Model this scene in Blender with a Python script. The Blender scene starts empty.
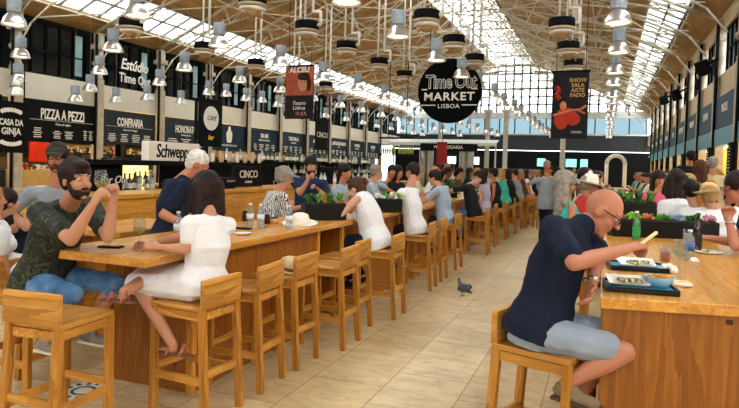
import bpy, bmesh, math, random
from mathutils import Vector, Matrix, Euler
random.seed(7)
PI = math.pi
C = bpy.context.scene.collection
# ------------------------------------------------------------------ camera model
FPX = 600.; H = 1.62
YAW, PIT, ROL = math.radians(21.4), math.radians(1.5), math.radians(1.7)
CXP = 369.5; CYP = 165 + 600*math.tan(PIT)
F0 = Vector((-math.sin(YAW)*math.cos(PIT), math.cos(YAW)*math.cos(PIT), -math.sin(PIT)))
R0 = Vector((math.cos(YAW), math.sin(YAW), 0)); U0 = R0.cross(F0)
RR = R0*math.cos(ROL) + U0*math.sin(ROL); UU = U0*math.cos(ROL) - R0*math.sin(ROL)
def ray(px, py): return F0 + RR*((px-CXP)/FPX) - UU*((py-CYP)/FPX)
def W(px, py, d):
    r = ray(px, py)*d; return Vector((r.x, r.y, r.z+H))
def gz(px, py, z=0):
    d = ray(px, py); t = (z-H)/d.z; return Vector((d.x*t, d.y*t, z))
def gx(px, py, X):
    d = ray(px, py); t = X/d.x; return Vector((X, d.y*t, H+d.z*t))
def gy(px, py, Y):
    d = ray(px, py); t = Y/d.y; return Vector((d.x*t, Y, H+d.z*t))
cam = bpy.data.cameras.new('camera'); co = bpy.data.objects.new('camera', cam); C.objects.link(co)
cam.sensor_width = 36; cam.lens = 36*FPX/739; cam.shift_y = (CYP-204)/739; cam.clip_end = 300
co.matrix_world = Matrix.Translation((0, 0, H)) @ Matrix((RR, UU, -F0)).transposed().to_4x4()
bpy.context.scene.camera = co
# ------------------------------------------------------------------ materials
def lin(h):
    h = h.lstrip('#'); v = [int(h[i:i+2], 16)/255 for i in (0, 2, 4)]
    return tuple(x/12.92 if x <= .04045 else ((x+.055)/1.055)**2.4 for x in v) + (1,)
MATS = {}
def base(name):
    m = bpy.data.materials.new(name); m.use_nodes = True
    return m, m.node_tree.nodes, m.node_tree.links, m.node_tree.nodes['Principled BSDF']
def mat(name, col, rough=.6, metal=0, var=.12, scale=8, bump=0, spec=.22):
    if name in MATS: return MATS[name]
    m, N, K, b = base(name)
    tc = N.new('ShaderNodeTexCoord'); nz = N.new('ShaderNodeTexNoise'); nz.inputs['Scale'].default_value = scale; nz.inputs['Detail'].default_value = 5
    K.new(tc.outputs['Object'], nz.inputs['Vector'])
    cr = N.new('ShaderNodeValToRGB'); c = lin(col)
    cr.color_ramp.elements[0].position = .3; cr.color_ramp.elements[1].position = .7
    cr.color_ramp.elements[0].color = tuple(x*(1-var) for x in c[:3])+(1,)
    cr.color_ramp.elements[1].color = tuple(min(1, x*(1+var)) for x in c[:3])+(1,)
    K.new(nz.outputs['Fac'], cr.inputs['Fac']); K.new(cr.outputs['Color'], b.inputs['Base Color'])
    b.inputs['Roughness'].default_value = rough; b.inputs['Metallic'].default_value = metal; b.inputs['Specular IOR Level'].default_value = spec
    if bump:
        bp = N.new('ShaderNodeBump'); bp.inputs['Strength'].default_value = bump; bp.inputs['Distance'].default_value = .01
        K.new(nz.outputs['Fac'], bp.inputs['Height']); K.new(bp.outputs['Normal'], b.inputs['Normal'])
    MATS[name] = m; return m
def ramp_mat(name, tex, cols, rough=.7, scale=(1, 1, 1), noise=8, distort=0, const=False, coord='Object', bump=0):
    if name in MATS: return MATS[name]
    m, N, K, b = base(name)
    tc = N.new('ShaderNodeTexCoord'); mp = N.new('ShaderNodeMapping'); mp.inputs['Scale'].default_value = scale
    K.new(tc.outputs[coord], mp.inputs['Vector'])
    if tex == 'noise':
        t = N.new('ShaderNodeTexNoise'); t.inputs['Detail'].default_value = 4; t.inputs['Distortion'].default_value = distort
    else:
        t = N.new('ShaderNodeTexWave'); t.inputs['Distortion'].default_value = distort; t.inputs['Detail'].default_value = 3
    t.inputs['Scale'].default_value = noise; K.new(mp.outputs['Vector'], t.inputs['Vector'])
    cr = N.new('ShaderNodeValToRGB'); r = cr.color_ramp
    if const: r.interpolation = 'CONSTANT'
    while len(r.elements) < len(cols): r.elements.new(.5)
    for e, (p, c) in zip(r.elements, cols): e.position = p; e.color = lin(c)
    K.new(t.outputs['Fac'], cr.inputs['Fac']); K.new(cr.outputs['Color'], b.inputs['Base Color'])
    b.inputs['Roughness'].default_value = rough
    if bump:
        bp = N.new('ShaderNodeBump'); bp.inputs['Strength'].default_value = bump; bp.inputs['Distance'].default_value = .004
        K.new(t.outputs['Fac'], bp.inputs['Height']); K.new(bp.outputs['Normal'], b.inputs['Normal'])
    MATS[name] = m; return m
def wood(name, axis, a='#c07a28', b_='#e0a24c', d='#a3611c', rough=.38):
    """pine boards with grain along an axis"""
    if name in MATS: return MATS[name]
    m, N, K, b = base(name)
    sc = [5., 5., 5.]; sc[axis] = .45
    tc = N.new('ShaderNodeTexCoord'); mp = N.new('ShaderNodeMapping'); mp.inputs['Scale'].default_value = sc
    K.new(tc.outputs['Object'], mp.inputs['Vector'])
    nz = N.new('ShaderNodeTexNoise'); nz.inputs['Scale'].default_value = 1.4; nz.inputs['Detail'].default_value = 3; nz.inputs['Distortion'].default_value = .35
    K.new(mp.outputs['Vector'], nz.inputs['Vector'])
    n2 = N.new('ShaderNodeTexNoise'); n2.inputs['Scale'].default_value = 9; n2.inputs['Detail'].default_value = 5
    K.new(mp.outputs['Vector'], n2.inputs['Vector'])
    mth = N.new('ShaderNodeMath'); mth.operation = 'MULTIPLY'; mth.inputs[1].default_value = 7; K.new(nz.outputs['Fac'], mth.inputs[0])
    fr = N.new('ShaderNodeMath'); fr.operation = 'FRACT'; K.new(mth.outputs[0], fr.inputs[0])
    ad = N.new('ShaderNodeMath'); ad.operation = 'MULTIPLY_ADD'; ad.inputs[1].default_value = .45
    K.new(fr.outputs[0], ad.inputs[0]); 
    m3 = N.new('ShaderNodeMath'); m3.operation = 'MULTIPLY'; m3.inputs[1].default_value = .75; K.new(n2.outputs['Fac'], m3.inputs[0]); K.new(m3.outputs[0], ad.inputs[2])
    cr = N.new('ShaderNodeValToRGB'); r = cr.color_ramp; r.elements.new(.5)
    for e, (p, c) in zip(r.elements, [(.2, b_), (.55, a), (.95, d)]): e.position = p; e.color = lin(c)
    K.new(ad.outputs[0], cr.inputs['Fac'])
    # board to board tone change
    m2 = N.new('ShaderNodeMapping'); s2 = [7., 7., 7.]; s2[axis] = .35; m2.inputs['Scale'].default_value = s2
    K.new(tc.outputs['Object'], m2.inputs['Vector'])
    sn = N.new('ShaderNodeVectorMath'); sn.operation = 'FLOOR'; K.new(m2.outputs['Vector'], sn.inputs[0])
    wn = N.new('ShaderNodeTexWhiteNoise'); K.new(sn.outputs['Vector'], wn.inputs['Vector'])
    mr = N.new('ShaderNodeMapRange'); mr.inputs['To Min'].default_value = .82; mr.inputs['To Max'].default_value = 1.08; K.new(wn.outputs['Value'], mr.inputs['Value'])
    mx = N.new('ShaderNodeVectorMath'); mx.operation = 'SCALE'; K.new(cr.outputs['Color'], mx.inputs[0]); K.new(mr.outputs[0], mx.inputs['Scale'])
    K.new(mx.outputs['Vector'], b.inputs['Base Color']); b.inputs['Roughness'].default_value = rough; b.inputs['Specular IOR Level'].default_value = .35
    MATS[name] = m; return m
def glow(name, col, st):
    if name in MATS: return MATS[name]
    m, N, K, b = base(name)
    b.inputs['Base Color'].default_value = lin(col); b.inputs['Emission Color'].default_value = lin(col); b.inputs['Emission Strength'].default_value = st
    MATS[name] = m; return m
def glassm(name, col='#ffffff', rough=.03, trans=.75):
    """thin clear material: transparent with glossy highlights; low trans adds body colour"""
    if name in MATS: return MATS[name]
    m, N, K, b = base(name); N.remove(b)
    t = N.new('ShaderNodeBsdfTransparent'); t.inputs['Color'].default_value = lin(col); g = N.new('ShaderNodeBsdfGlossy'); g.inputs['Roughness'].default_value = rough
    d = N.new('ShaderNodeBsdfDiffuse'); d.inputs['Color'].default_value = lin(col)
    lw = N.new('ShaderNodeLayerWeight'); lw.inputs['Blend'].default_value = .07; mx = N.new('ShaderNodeMixShader'); K.new(lw.outputs['Facing'], mx.inputs[0])
    K.new(t.outputs[0], mx.inputs[1]); K.new(g.outputs[0], mx.inputs[2]); m2 = N.new('ShaderNodeMixShader'); m2.inputs[0].default_value = (1-trans)*.6
    K.new(mx.outputs[0], m2.inputs[1]); K.new(d.outputs[0], m2.inputs[2]); K.new(m2.outputs[0], N['Material Output'].inputs['Surface'])
    MATS[name] = m; return m
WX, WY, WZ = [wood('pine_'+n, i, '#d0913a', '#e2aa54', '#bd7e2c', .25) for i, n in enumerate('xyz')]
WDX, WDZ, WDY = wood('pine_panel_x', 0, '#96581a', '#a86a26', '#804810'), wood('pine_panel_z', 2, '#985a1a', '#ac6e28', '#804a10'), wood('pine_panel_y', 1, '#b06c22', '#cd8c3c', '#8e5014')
SZ = wood('stool_pine_z', 2, '#b67a2c', '#cc9644', '#97601c', .45); SX = wood('stool_pine_x', 0, '#c48736', '#daa454', '#a46d24', .45); SY = wood('stool_pine_y', 1, '#c48736', '#daa454', '#a46d24', .45)
# ------------------------------------------------------------------ mesh helpers
def loft(bm, st, seg=12, cap=True):
    rings = []
    for c, u, v in st:
        rings.append([bm.verts.new(c + u*math.cos(2*PI*k/seg) + v*math.sin(2*PI*k/seg)) for k in range(seg)])
    for a, b in zip(rings, rings[1:]):
        for k in range(seg): bm.faces.new((a[k], a[(k+1) % seg], b[(k+1) % seg], b[k]))
    if cap:
        bm.faces.new(rings[0][::-1]); bm.faces.new(rings[-1])
def frame(d, ref=None):
    d = Vector(d).normalized()
    if ref is None: ref = Vector((0, 0, 1)) if abs(d.z) < .9 else Vector((1, 0, 0))
    u = (Vector(ref) - d*d.dot(Vector(ref)))
    if u.length < 1e-4: u = d.orthogonal()
    u.normalize(); return d, u, d.cross(u)
def cap(bm, p0, r0, p1, r1, seg=10, flat=1., ref=None):
    """tapered capsule; flat scales the second cross axis"""
    p0, p1 = Vector(p0), Vector(p1)
    d, u, v = frame(p1-p0 if (p1-p0).length > 1e-5 else (0, 0, 1), ref)
    st = []
    for a in (80, 55, 25): st.append((p0 - d*r0*math.sin(math.radians(a)), u*r0*math.cos(math.radians(a)), v*flat*r0*math.cos(math.radians(a))))
    st.append((p0, u*r0, v*flat*r0)); st.append((p1, u*r1, v*flat*r1))
    for a in (25, 55, 80): st.append((p1 + d*r1*math.sin(math.radians(a)), u*r1*math.cos(math.radians(a)), v*flat*r1*math.cos(math.radians(a))))
    loft(bm, st, seg)
def ell(bm, c, ax, seg=14, n=8):
    """ellipsoid with three axis vectors"""
    c = Vector(c); a, b, w = [Vector(x) for x in ax]; st = []
    for k in range(n+1):
        t = -PI/2 + PI*k/n; q = max(math.cos(t), .05); st.append((c + w*math.sin(t), a*q, b*q))
    if a.cross(b).dot(w) < 0: st = [(x, z, y) for x, y, z in st]
    loft(bm, st, seg)
def box(bm, c, s, rz=0, M=None):
    r = bmesh.ops.create_cube(bm, size=1)['verts']
    T = Matrix.Translation(c) @ (M.to_4x4() if M is not None else Matrix.Rotation(rz, 4, 'Z')) @ Matrix.Diagonal((s[0], s[1], s[2], 1))
    bmesh.ops.transform(bm, matrix=T, verts=r)
def bar(bm, p0, p1, w, h=None, up=None):
    """rectangular bar between two points"""
    p0, p1 = Vector(p0), Vector(p1); d, u, v = frame(p1-p0, up); h = h or w
    M = Matrix((v, u, d)).transposed()
    box(bm, (p0+p1)/2, (w, h, (p1-p0).length), M=M)
def tube(bm, pts, r, seg=6):
    for a, b in zip(pts, pts[1:]):
        a, b = Vector(a), Vector(b); d, u, v = frame(b-a); loft(bm, [(a, u*r, v*r), (b, u*r, v*r)], seg)
def lathe(bm, prof, c=(0, 0, 0), seg=20, M=None, ends=True):
    """profile of (radius, height) turned about z"""
    c = Vector(c); rings = []
    for r, z in prof:
        ring = []
        for k in range(seg):
            p = Vector((r*math.cos(2*PI*k/seg), r*math.sin(2*PI*k/seg), z))
            if M is not None: p = M @ p
            ring.append(bm.verts.new(c+p))
        rings.append(ring)
    for a, b in zip(rings, rings[1:]):
        for k in range(seg): bm.faces.new((a[k], a[(k+1) % seg], b[(k+1) % seg], b[k]))
    if ends and prof[0][0] > 1e-4: bm.faces.new(rings[0][::-1])
    if ends and prof[-1][0] > 1e-4: bm.faces.new(rings[-1])
def BM(): return bmesh.new()
def obj(name, bm, m, parent=None, smooth=False, bevel=0, loc=None):
    if isinstance(bm, bmesh.types.BMesh):
        bmesh.ops.remove_doubles(bm, verts=bm.verts, dist=1e-5)
        me = bpy.data.meshes.new(name); bm.to_mesh(me); bm.free()
    else: me = bm
    if smooth:
        for p in me.polygons: p.use_smooth = True
    o = bpy.data.objects.new(name, me); C.objects.link(o)
    me.materials.clear(); me.materials.append(m)
    if parent: o.parent = parent
    if loc: o.location = loc
    if bevel:
        b = o.modifiers.new('bevel', 'BEVEL'); b.width = bevel; b.segments = 2; b.limit_method = 'ANGLE'
    return o
def tag(o, label, cat, group=None, kind=None):
    o['label'] = label; o['category'] = cat
    if group: o['group'] = group
    if kind: o['kind'] = kind
    return o
def thing(name, label, cat, loc=(0, 0, 0), rz=0, group=None):
    o = bpy.data.objects.new(name, None); C.objects.link(o); o.empty_display_size = .1
    o.location = loc; o.rotation_euler = (0, 0, rz); return tag(o, label, cat, group)
def struct(name, bm, m, **k):
    o = obj(name, bm, m, **k); o['kind'] = 'structure'; return o
def dup(root, loc, rz=0, label=None, group=None, recol=None, scale=None):
    r = root.copy(); C.objects.link(r); r.location = loc; r.rotation_euler = (0, 0, rz)
    if label: r['label'] = label
    if group: r['group'] = group
    if scale: r.scale = scale
    for ch in list(root.children):
        c = ch.copy(); C.objects.link(c); c.parent = r
        if recol:
            k = c.name.split('.')[0]
            if k in recol: c.material_slots[0].link = 'OBJECT'; c.material_slots[0].material = recol[k]
        for g in ch.children:
            d = g.copy(); C.objects.link(d); d.parent = c
    return r
def text(body, size, loc, face, m, parent=None, name='lettering', align='CENTER', sx=1, ext=.004, shear=0, spacing=1, bold=0, rz=0):
    """lettering as a mesh; face is +x, -x or -y (the way the writing looks)"""
    cu = bpy.data.curves.new('t', 'FONT'); cu.body = body; cu.size = size; cu.align_x = align; cu.align_y = 'CENTER'
    cu.extrude = ext; cu.shear = shear; cu.space_character = spacing; cu.offset = bold; cu.resolution_u = 3
    t = bpy.data.objects.new('t', cu); C.objects.link(t); bpy.context.view_layer.update()
    me = bpy.data.meshes.new_from_object(t.evaluated_get(bpy.context.evaluated_depsgraph_get()))
    bpy.data.objects.remove(t)
    R = {'+x': Euler((PI/2, 0, PI/2)), '-x': Euler((PI/2, 0, -PI/2)), '-y': Euler((PI/2, 0, 0)), '+z': Euler((0, 0, rz))}[face].to_matrix().to_4x4()
    me.transform(Matrix.Translation(loc) @ R @ Matrix.Diagonal((sx, 1, 1, 1)))
    return obj(name, me, m, parent)
ORD = ['first', 'second', 'third', 'fourth', 'fifth', 'sixth', 'seventh', 'eighth', 'ninth', 'tenth', 'eleventh', 'twelfth', 'thirteenth', 'fourteenth', 'fifteenth', 'sixteenth', 'seventeenth', 'eighteenth', 'nineteenth', 'twentieth', 'twenty-first', 'twenty-second', 'twenty-third', 'twenty-fourth', 'twenty-fifth', 'twenty-sixth', 'twenty-seventh', 'twenty-eighth', 'twenty-ninth', 'thirtieth']
WHITE = mat('white_paint', '#e9e4d8', .5); CREAM = mat('cream_plaster', '#d9cfb9', .8, scale=2); BLACK = mat('black_paint', '#0e0f11', .75, spec=.12)
STEEL = mat('painted_truss', '#d2cab6', .5, var=.15); SIGNW = mat('sign_white', '#eeeae0', .6, var=.03); DARK = mat('dark_wall', '#15171a', .8, scale=1, spec=.15)
BLUE = mat('blue_sign', '#16303e', .7, var=.1, spec=.2); STONE = mat('column_stone', '#b7ab96', .7, scale=5, var=.18)
# ------------------------------------------------------------------ setting
XL, XR, YE, YB = -18.5, 3.1, 55., -14.
EZ, RX, RZ_ = 6.6, -7.7, 11.68
def roofz(x): return EZ + (x-XL)*.47 if x < RX else EZ + (XR-x)*.47
def floor_mat():
    m, N, K, b = base('travertine')
    tc = N.new('ShaderNodeTexCoord'); mp = N.new('ShaderNodeMapping'); mp.inputs['Rotation'].default_value = (0, 0, PI/2); mp.inputs['Location'].default_value = (.3, .35, 0)
    K.new(tc.outputs['Object'], mp.inputs['Vector'])
    br = N.new('ShaderNodeTexBrick'); br.offset = .37; br.inputs['Scale'].default_value = 1
    br.inputs['Brick Width'].default_value = .95; br.inputs['Row Height'].default_value = .55; br.inputs['Mortar Size'].default_value = .004
    br.inputs['Color1'].default_value = lin('#ddc79c'); br.inputs['Color2'].default_value = lin('#cfb485'); br.inputs['Mortar'].default_value = lin('#8f7a58')
    K.new(mp.outputs['Vector'], br.inputs['Vector'])
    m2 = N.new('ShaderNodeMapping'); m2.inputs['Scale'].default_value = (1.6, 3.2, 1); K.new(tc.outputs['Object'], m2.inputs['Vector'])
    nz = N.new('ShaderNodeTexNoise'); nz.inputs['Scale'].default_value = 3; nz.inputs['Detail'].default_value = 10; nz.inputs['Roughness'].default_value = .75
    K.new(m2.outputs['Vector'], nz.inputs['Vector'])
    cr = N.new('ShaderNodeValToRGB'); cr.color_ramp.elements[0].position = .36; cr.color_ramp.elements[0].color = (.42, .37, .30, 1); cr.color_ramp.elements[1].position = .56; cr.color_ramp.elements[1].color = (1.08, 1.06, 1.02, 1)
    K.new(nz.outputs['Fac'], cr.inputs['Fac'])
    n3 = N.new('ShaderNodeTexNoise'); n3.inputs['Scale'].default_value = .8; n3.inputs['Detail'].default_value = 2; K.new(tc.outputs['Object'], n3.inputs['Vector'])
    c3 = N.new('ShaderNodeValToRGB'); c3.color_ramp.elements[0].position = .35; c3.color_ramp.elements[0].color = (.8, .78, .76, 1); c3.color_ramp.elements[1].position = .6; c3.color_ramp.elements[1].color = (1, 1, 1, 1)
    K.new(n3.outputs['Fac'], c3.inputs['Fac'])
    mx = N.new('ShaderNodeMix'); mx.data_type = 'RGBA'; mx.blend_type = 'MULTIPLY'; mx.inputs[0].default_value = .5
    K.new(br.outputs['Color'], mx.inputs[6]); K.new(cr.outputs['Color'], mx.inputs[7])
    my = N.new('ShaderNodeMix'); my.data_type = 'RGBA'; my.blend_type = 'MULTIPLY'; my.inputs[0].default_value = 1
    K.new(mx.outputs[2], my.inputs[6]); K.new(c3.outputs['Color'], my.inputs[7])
    K.new(my.outputs[2], b.inputs['Base Color']); b.inputs['Roughness'].default_value = .42
    return m
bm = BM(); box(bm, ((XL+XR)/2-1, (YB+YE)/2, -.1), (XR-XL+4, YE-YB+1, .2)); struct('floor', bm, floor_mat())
# roof: brown boarding with three glazed strips
def boards():
    m = ramp_mat('roof_boards', 'noise', [(.3, '#86663a'), (.5, '#a27d49'), (.7, '#b8945c')], .7, (1, .25, 1), 2.2, .4)
    return m
ROOF = boards()
def slab(bm, xa, xb, y0=YB, y1=YE, th=.12, off=0):
    v = [(xa, roofz(xa)+off), (xb, roofz(xb)+off), (xb, roofz(xb)+off+th), (xa, roofz(xa)+off+th)]
    a = [bm.verts.new((x, y0, z)) for x, z in v]; b = [bm.verts.new((x, y1, z)) for x, z in v]
    bm.faces.new(a); bm.faces.new(b[::-1])
    for k in range(4): bm.faces.new((a[k], b[k], b[(k+1) % 4], a[(k+1) % 4]))
    bmesh.ops.recalc_face_normals(bm, faces=bm.faces)
bm = BM()
for xa, xb in ((XL-.4, -17.95), (-16.35, -9.5), (-5.9, 1.25), (2.3, XR+.4)): slab(bm, xa, xb)
struct('ceiling', bm, ROOF)
SKYG = None
def sky_glass():
    m, N, K, b = base('roof_glass')
    t = N.new('ShaderNodeBsdfTransparent'); t.inputs['Color'].default_value = (.93, .95, .95, 1)
    tr = N.new('ShaderNodeBsdfTranslucent'); tr.inputs['Color'].default_value = (.9, .9, .88, 1)
    mx = N.new('ShaderNodeMixShader'); mx.inputs[0].default_value = .35
    K.new(t.outputs[0], mx.inputs[1]); K.new(tr.outputs[0], mx.inputs[2]); K.new(mx.outputs[0], N['Material Output'].inputs['Surface'])
    return m
SKYG = sky_glass()
nwin = 1
for xa, xb, n in ((-17.95, -16.35, 1), (1.25, 2.3, 1), (-9.5, -7.7, 2), (-7.7, -5.9, 2)):
    bm = BM(); slab(bm, xa, xb, th=.02, off=.05); w = struct('window_%d' % nwin, bm, SKYG); nwin += 1
    bm = BM()
    for k in range(1, n+2):
        x = xa + (xb-xa)*k/(n+1) if k <= n else xb
        bar(bm, (x, YB, roofz(x)), (x, YE, roofz(x)), .07, .08)
    y = YB
    while y < YE:
        bar(bm, (xa, y, roofz(xa)), (xb, y, roofz(xb)), .08, .07); y += .87
    obj('window_frame', bm, mat('glazing_bar', '#6f6a60', .5), w)
COLY = [.45+3.47*k for k in range(0, 16)]
# left wall : stalls below, white band, dark gallery windows above
bm = BM()
box(bm, (XL-.15, (YB+YE)/2, 4.0), (.3, YE-YB, .9))            # white band
struct('wall_left', bm, mat('white_band', '#e3dccb', .8, scale=1.5, var=.05))
bm = BM()
box(bm, (XL-.4, (YB+YE)/2, 5.55), (.2, YE-YB, 2.2)); box(bm, (XL-2.6, (YB+YE)/2, 2.2), (.2, YE-YB, 4.4)); box(bm, (XL-1.4, (YB+YE)/2, 3.6), (2.3, YE-YB, .12))
struct('wall_left', bm, DARK)
GLASSD = mat('dark_window', '#0e1417', .1, var=.5, scale=.8, spec=.4); TEALG = mat('pale_window', '#9fc4c8', .15, var=.25, scale=1.5)
for k in range(3, 15):
    y0, y1 = COLY[k]+.25, COLY[k+1]-.25
    bm = BM(); box(bm, (XL-.27, (y0+y1)/2, 5.4), (.06, y1-y0, 1.75)); w = struct('window_%d' % nwin, bm, GLASSD); nwin += 1
    bm = BM()
    for j in range(6): box(bm, (XL-.2, y0+(y1-y0)*j/5, 5.4), (.06, .05, 1.8))
    for z in (4.5, 5.3, 6.3): box(bm, (XL-.2, (y0+y1)/2, z), (.06, y1-y0, .05))
    obj('window_frame', bm, BLACK, w)
    bm = BM(); box(bm, (XL-.22, y1-.38, 5.4), (.04, .34, 1.5)); obj('pane', bm, TEALG, w)
# right wall
bm = BM()
box(bm, (XR+.25, (YB+YE)/2, 4.3), (.3, YE-YB, .8)); box(bm, (XR+.25, (YB+YE)/2, 6.35), (.3, YE-YB, .6)); box(bm, (XR+1.9, (YB+YE)/2, 2.2), (.2, YE-YB, 4.4)); box(bm, (XR+1., (YB+YE)/2, 3.0), (1.6, YE-YB, .12))
struct('wall_right', bm, mat('beige_wall', '#d8c6a2', .8, scale=1.5, var=.06))
for k in range(3, 15):
    y0, y1 = COLY[k]+.45, COLY[k+1]-.45
    bm = BM(); box(bm, (XR+.25, (y0+y1)/2, 5.4), (.04, y1-y0, 1.35)); w = struct('window_%d' % nwin, bm, TEALG); nwin += 1
    bm = BM()
    for j in range(5): box(bm, (XR+.2, y0+(y1-y0)*j/4, 5.4), (.07, .06, 1.4))
    for z in (4.75, 5.4, 6.05): box(bm, (XR+.2, (y0+y1)/2, z), (.07, y1-y0, .06))
    obj('window_frame', bm, BLACK, w)
# end wall
bm = BM()
box(bm, ((XL+XR)/2, YE+.2, 1.6), (XR-XL+1, .3, 3.4)); struct('wall_end', bm, DARK)
bm = BM()
box(bm, ((XL+XR)/2, YE+.1, 4.05), (XR-XL+1, .3, 1.4)); struct('wall_end', bm, mat('end_fascia', '#3b4046', .7))
bm = BM()
box(bm, ((XL+XR)/2, YE, 6.45), (XR-XL+1, .4, .55)); box(bm, ((XL+XR)/2, YE-.05, 4.75), (XR-XL+1, .4, .12)); struct('wall_end', bm, mat('end_band', '#cfd2d0', .7))
bm = BM(); box(bm, ((XL+XR)/2, YE+.12, 5.5), (XR-XL, .02, 1.5)); w = struct('window_%d' % nwin, bm, glassm('clear_pane', '#8d9a9e', .05, .95)); nwin += 1
bm = BM()
x = XL
while x < XR: box(bm, (x, YE, 5.5), (.1, .12, 1.6)); x += 1.35
obj('window_frame', bm, mat('dark_mullion', '#3c444c', .5), w)
bm = BM()
v = [bm.verts.new(p) for p in ((XL, YE+.12, 6.7), (XR, YE+.12, 6.7), (RX, YE+.12, 11.6))]; bm.faces.new(v); w = struct('window_%d' % nwin, bm, SKYG); nwin += 1
bm = BM()
x = XL+.5
while x < XR: box(bm, (x, YE, (6.7+roofz(x))/2), (.17, .1, roofz(x)-6.7)); x += .72
for z in (7.4, 8.1, 8.8, 9.5, 10.2):
    hw = (11.68-z)/.47; box(bm, (RX, YE, z), (2*hw, .1, .13))
arc = [(RX + 9.4*math.cos(a), YE-.2, 6.9 + 4.0*math.sin(a)) for a in [PI*k/24 for k in range(25)]]
tube(bm, arc, .14); tube(bm, [(x, y, z-.5) for x, y, z in arc], .07)
for x in (-11.2, -4.2): box(bm, (x, YE-.1, 8.2), (.3, .2, 3.2))
obj('window_frame', bm, mat('gable_mullion', '#4c4e50', .6), w)
bm = BM(); box(bm, ((XL+XR)/2, YB-.1, 3.4), (XR-XL+1, .3, 6.8)); struct('wall_back_light_block', bm, mat('light_block_wall', '#8c8069', .8))  # unseen wall added behind the camera to block frontal daylight; the hall runs on
# ------------------------------------------------------------------ columns
def column(X, side, Y, label, group):
    t = thing('column', label, 'column', (X, Y, 0), 0, group)
    s = 1 if side == 'l' else -1
    bm = BM(); box(bm, (0, 0, 2.3), (.34, .3, 4.6)); box(bm, (0, 0, .25), (.44, .4, .5)); obj('shaft', bm, STONE, t, bevel=.02)
    bm = BM(); lathe(bm, [(.17, 4.6), (.19, 4.65), (.15, 4.72), (.15, 5.1), (.22, 5.16), (.24, 5.26), (.17, 5.32), (.17, 5.75)], seg=16); obj('column_neck', bm, STONE, t, True)
    bm = BM(); box(bm, (0, 0, 5.85), (.46, .42, .2)); box(bm, (0, 0, 6.15), (.3, .28, .45)); obj('capital', bm, STONE, t, bevel=.03)
    bm = BM(); tube(bm, [(s*.14, -.24*1, 0), (s*.14, -.24, 6.3)], .05, 8); obj('drain_pipe', bm, BLACK, t, True)
    return t
c0 = c1 = None
for k in range(3, 15):
    Y = COLY[k]
    if c0 is None:
        c0 = column(XL+.15, 'l', Y, '%s stone column from the left along the stall wall' % ORD[k-3], 'stone columns of the left wall')
        c1 = column(XR+.1, 'r', Y, '%s stone column from the camera along the right wall' % ORD[k-3], 'stone columns of the right wall')
    else:
        dup(c0, (XL+.15, Y, 0), 0, '%s stone column from the left along the stall wall' % ORD[k-3])
        dup(c1, (XR+.1, Y, 0), 0, '%s stone column from the camera along the right wall' % ORD[k-3])
# end columns in the hall
for i, x in enumerate((-13.2, -9.2, -7.7, -3.2)):
    t = thing('column', ['pale column left of the round market sign, by the end wall', 'slim pale column below the round market sign, end wall', 'pale round column right of the market sign, end wall', 'pale column below the right end windows'][i], 'column', (x, 50, 0), 0, 'columns before the end wall')
    bm = BM(); lathe(bm, [(.28, 0), (.28, .4), (.2, .5), (.2, 6.2), (.3, 6.3)], seg=16); obj('shaft', bm, mat('pale_col', '#b8b7ae', .6), t, True)
    bm = BM(); box(bm, (0, 0, 6.4), (.7, .7, .2)); obj('capital', bm, mat('pale_col', '#b8b7ae', .6), t)
# ------------------------------------------------------------------ trusses
def truss(Y, label):
    t = thing('roof_truss', label, 'roof truss', (0, Y, 0), 0, 'white iron roof trusses')
    g = lambda x, d=.18: Vector((x, 0, roofz(x)-d))
    bm = BM(); tube(bm, [g(XL+.1), g(RX), g(XR-.1)], .065, 6); obj('rafter', bm, STEEL, t, True)
    nodes = []; bt = BM()
    for side in (0, 1):
        xs = [XL+.3, XL+3.4, XL+6.2, XL+8.7, RX] if side == 0 else [XR-.3, XR-3.4, XR-6.2, XR-8.7, RX]
        nz = Vector((.43*(1 if side == 0 else -1), 0, -.9))
        lo = [g(xs[1])+nz*.75, g(xs[2])+nz*1.35, g(xs[3])+nz*.8]
        for a, b in zip(xs[1:4], lo): bs = BM(); tube(bs, [g(a), b], .045); obj('strut', bs, STEEL, t, True)
        tube(bt, [g(xs[0]), lo[0], lo[1]], .028); tube(bt, [g(xs[0]), lo[1]], .028); tube(bt, [lo[1], g(xs[4])], .028); tube(bt, [lo[1], lo[2], g(xs[4])], .022)
        tube(bt, [lo[0], g(xs[2])], .022); tube(bt, [lo[2], g(xs[2])], .022); tube(bt, [lo[1], g(xs[1])], .022); tube(bt, [lo[1], g(xs[3])], .022)
        nodes.append(lo[1])
        # curved wall bracket
        x0 = xs[0]; s = 1 if side == 0 else -1
        bs = BM(); tube(bs, [(x0, 0, 5.3), (x0+s*.5, 0, 5.95), (x0+s*1.3, 0, 6.45), (x0+s*2.4, 0, 6.85), (x0+s*3.1, 0, 7.55)], .03); obj('wall_bracket', bs, STEEL, t, True)
    tube(bt, nodes, .03)
    mid = (nodes[0]+nodes[1])/2; tube(bt, [mid, g(RX)], .02)
    obj('tie_rod', bt, STEEL, t, True)
    return t
t0 = None
for k in range(1, 16):
    Y = COLY[k]
    lab = '%s white iron roof truss from the camera' % ORD[k-1]
    t0 = truss(Y, lab) if t0 is None else (dup(t0, (0, Y, 0), 0, lab), t0)[1]
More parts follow.
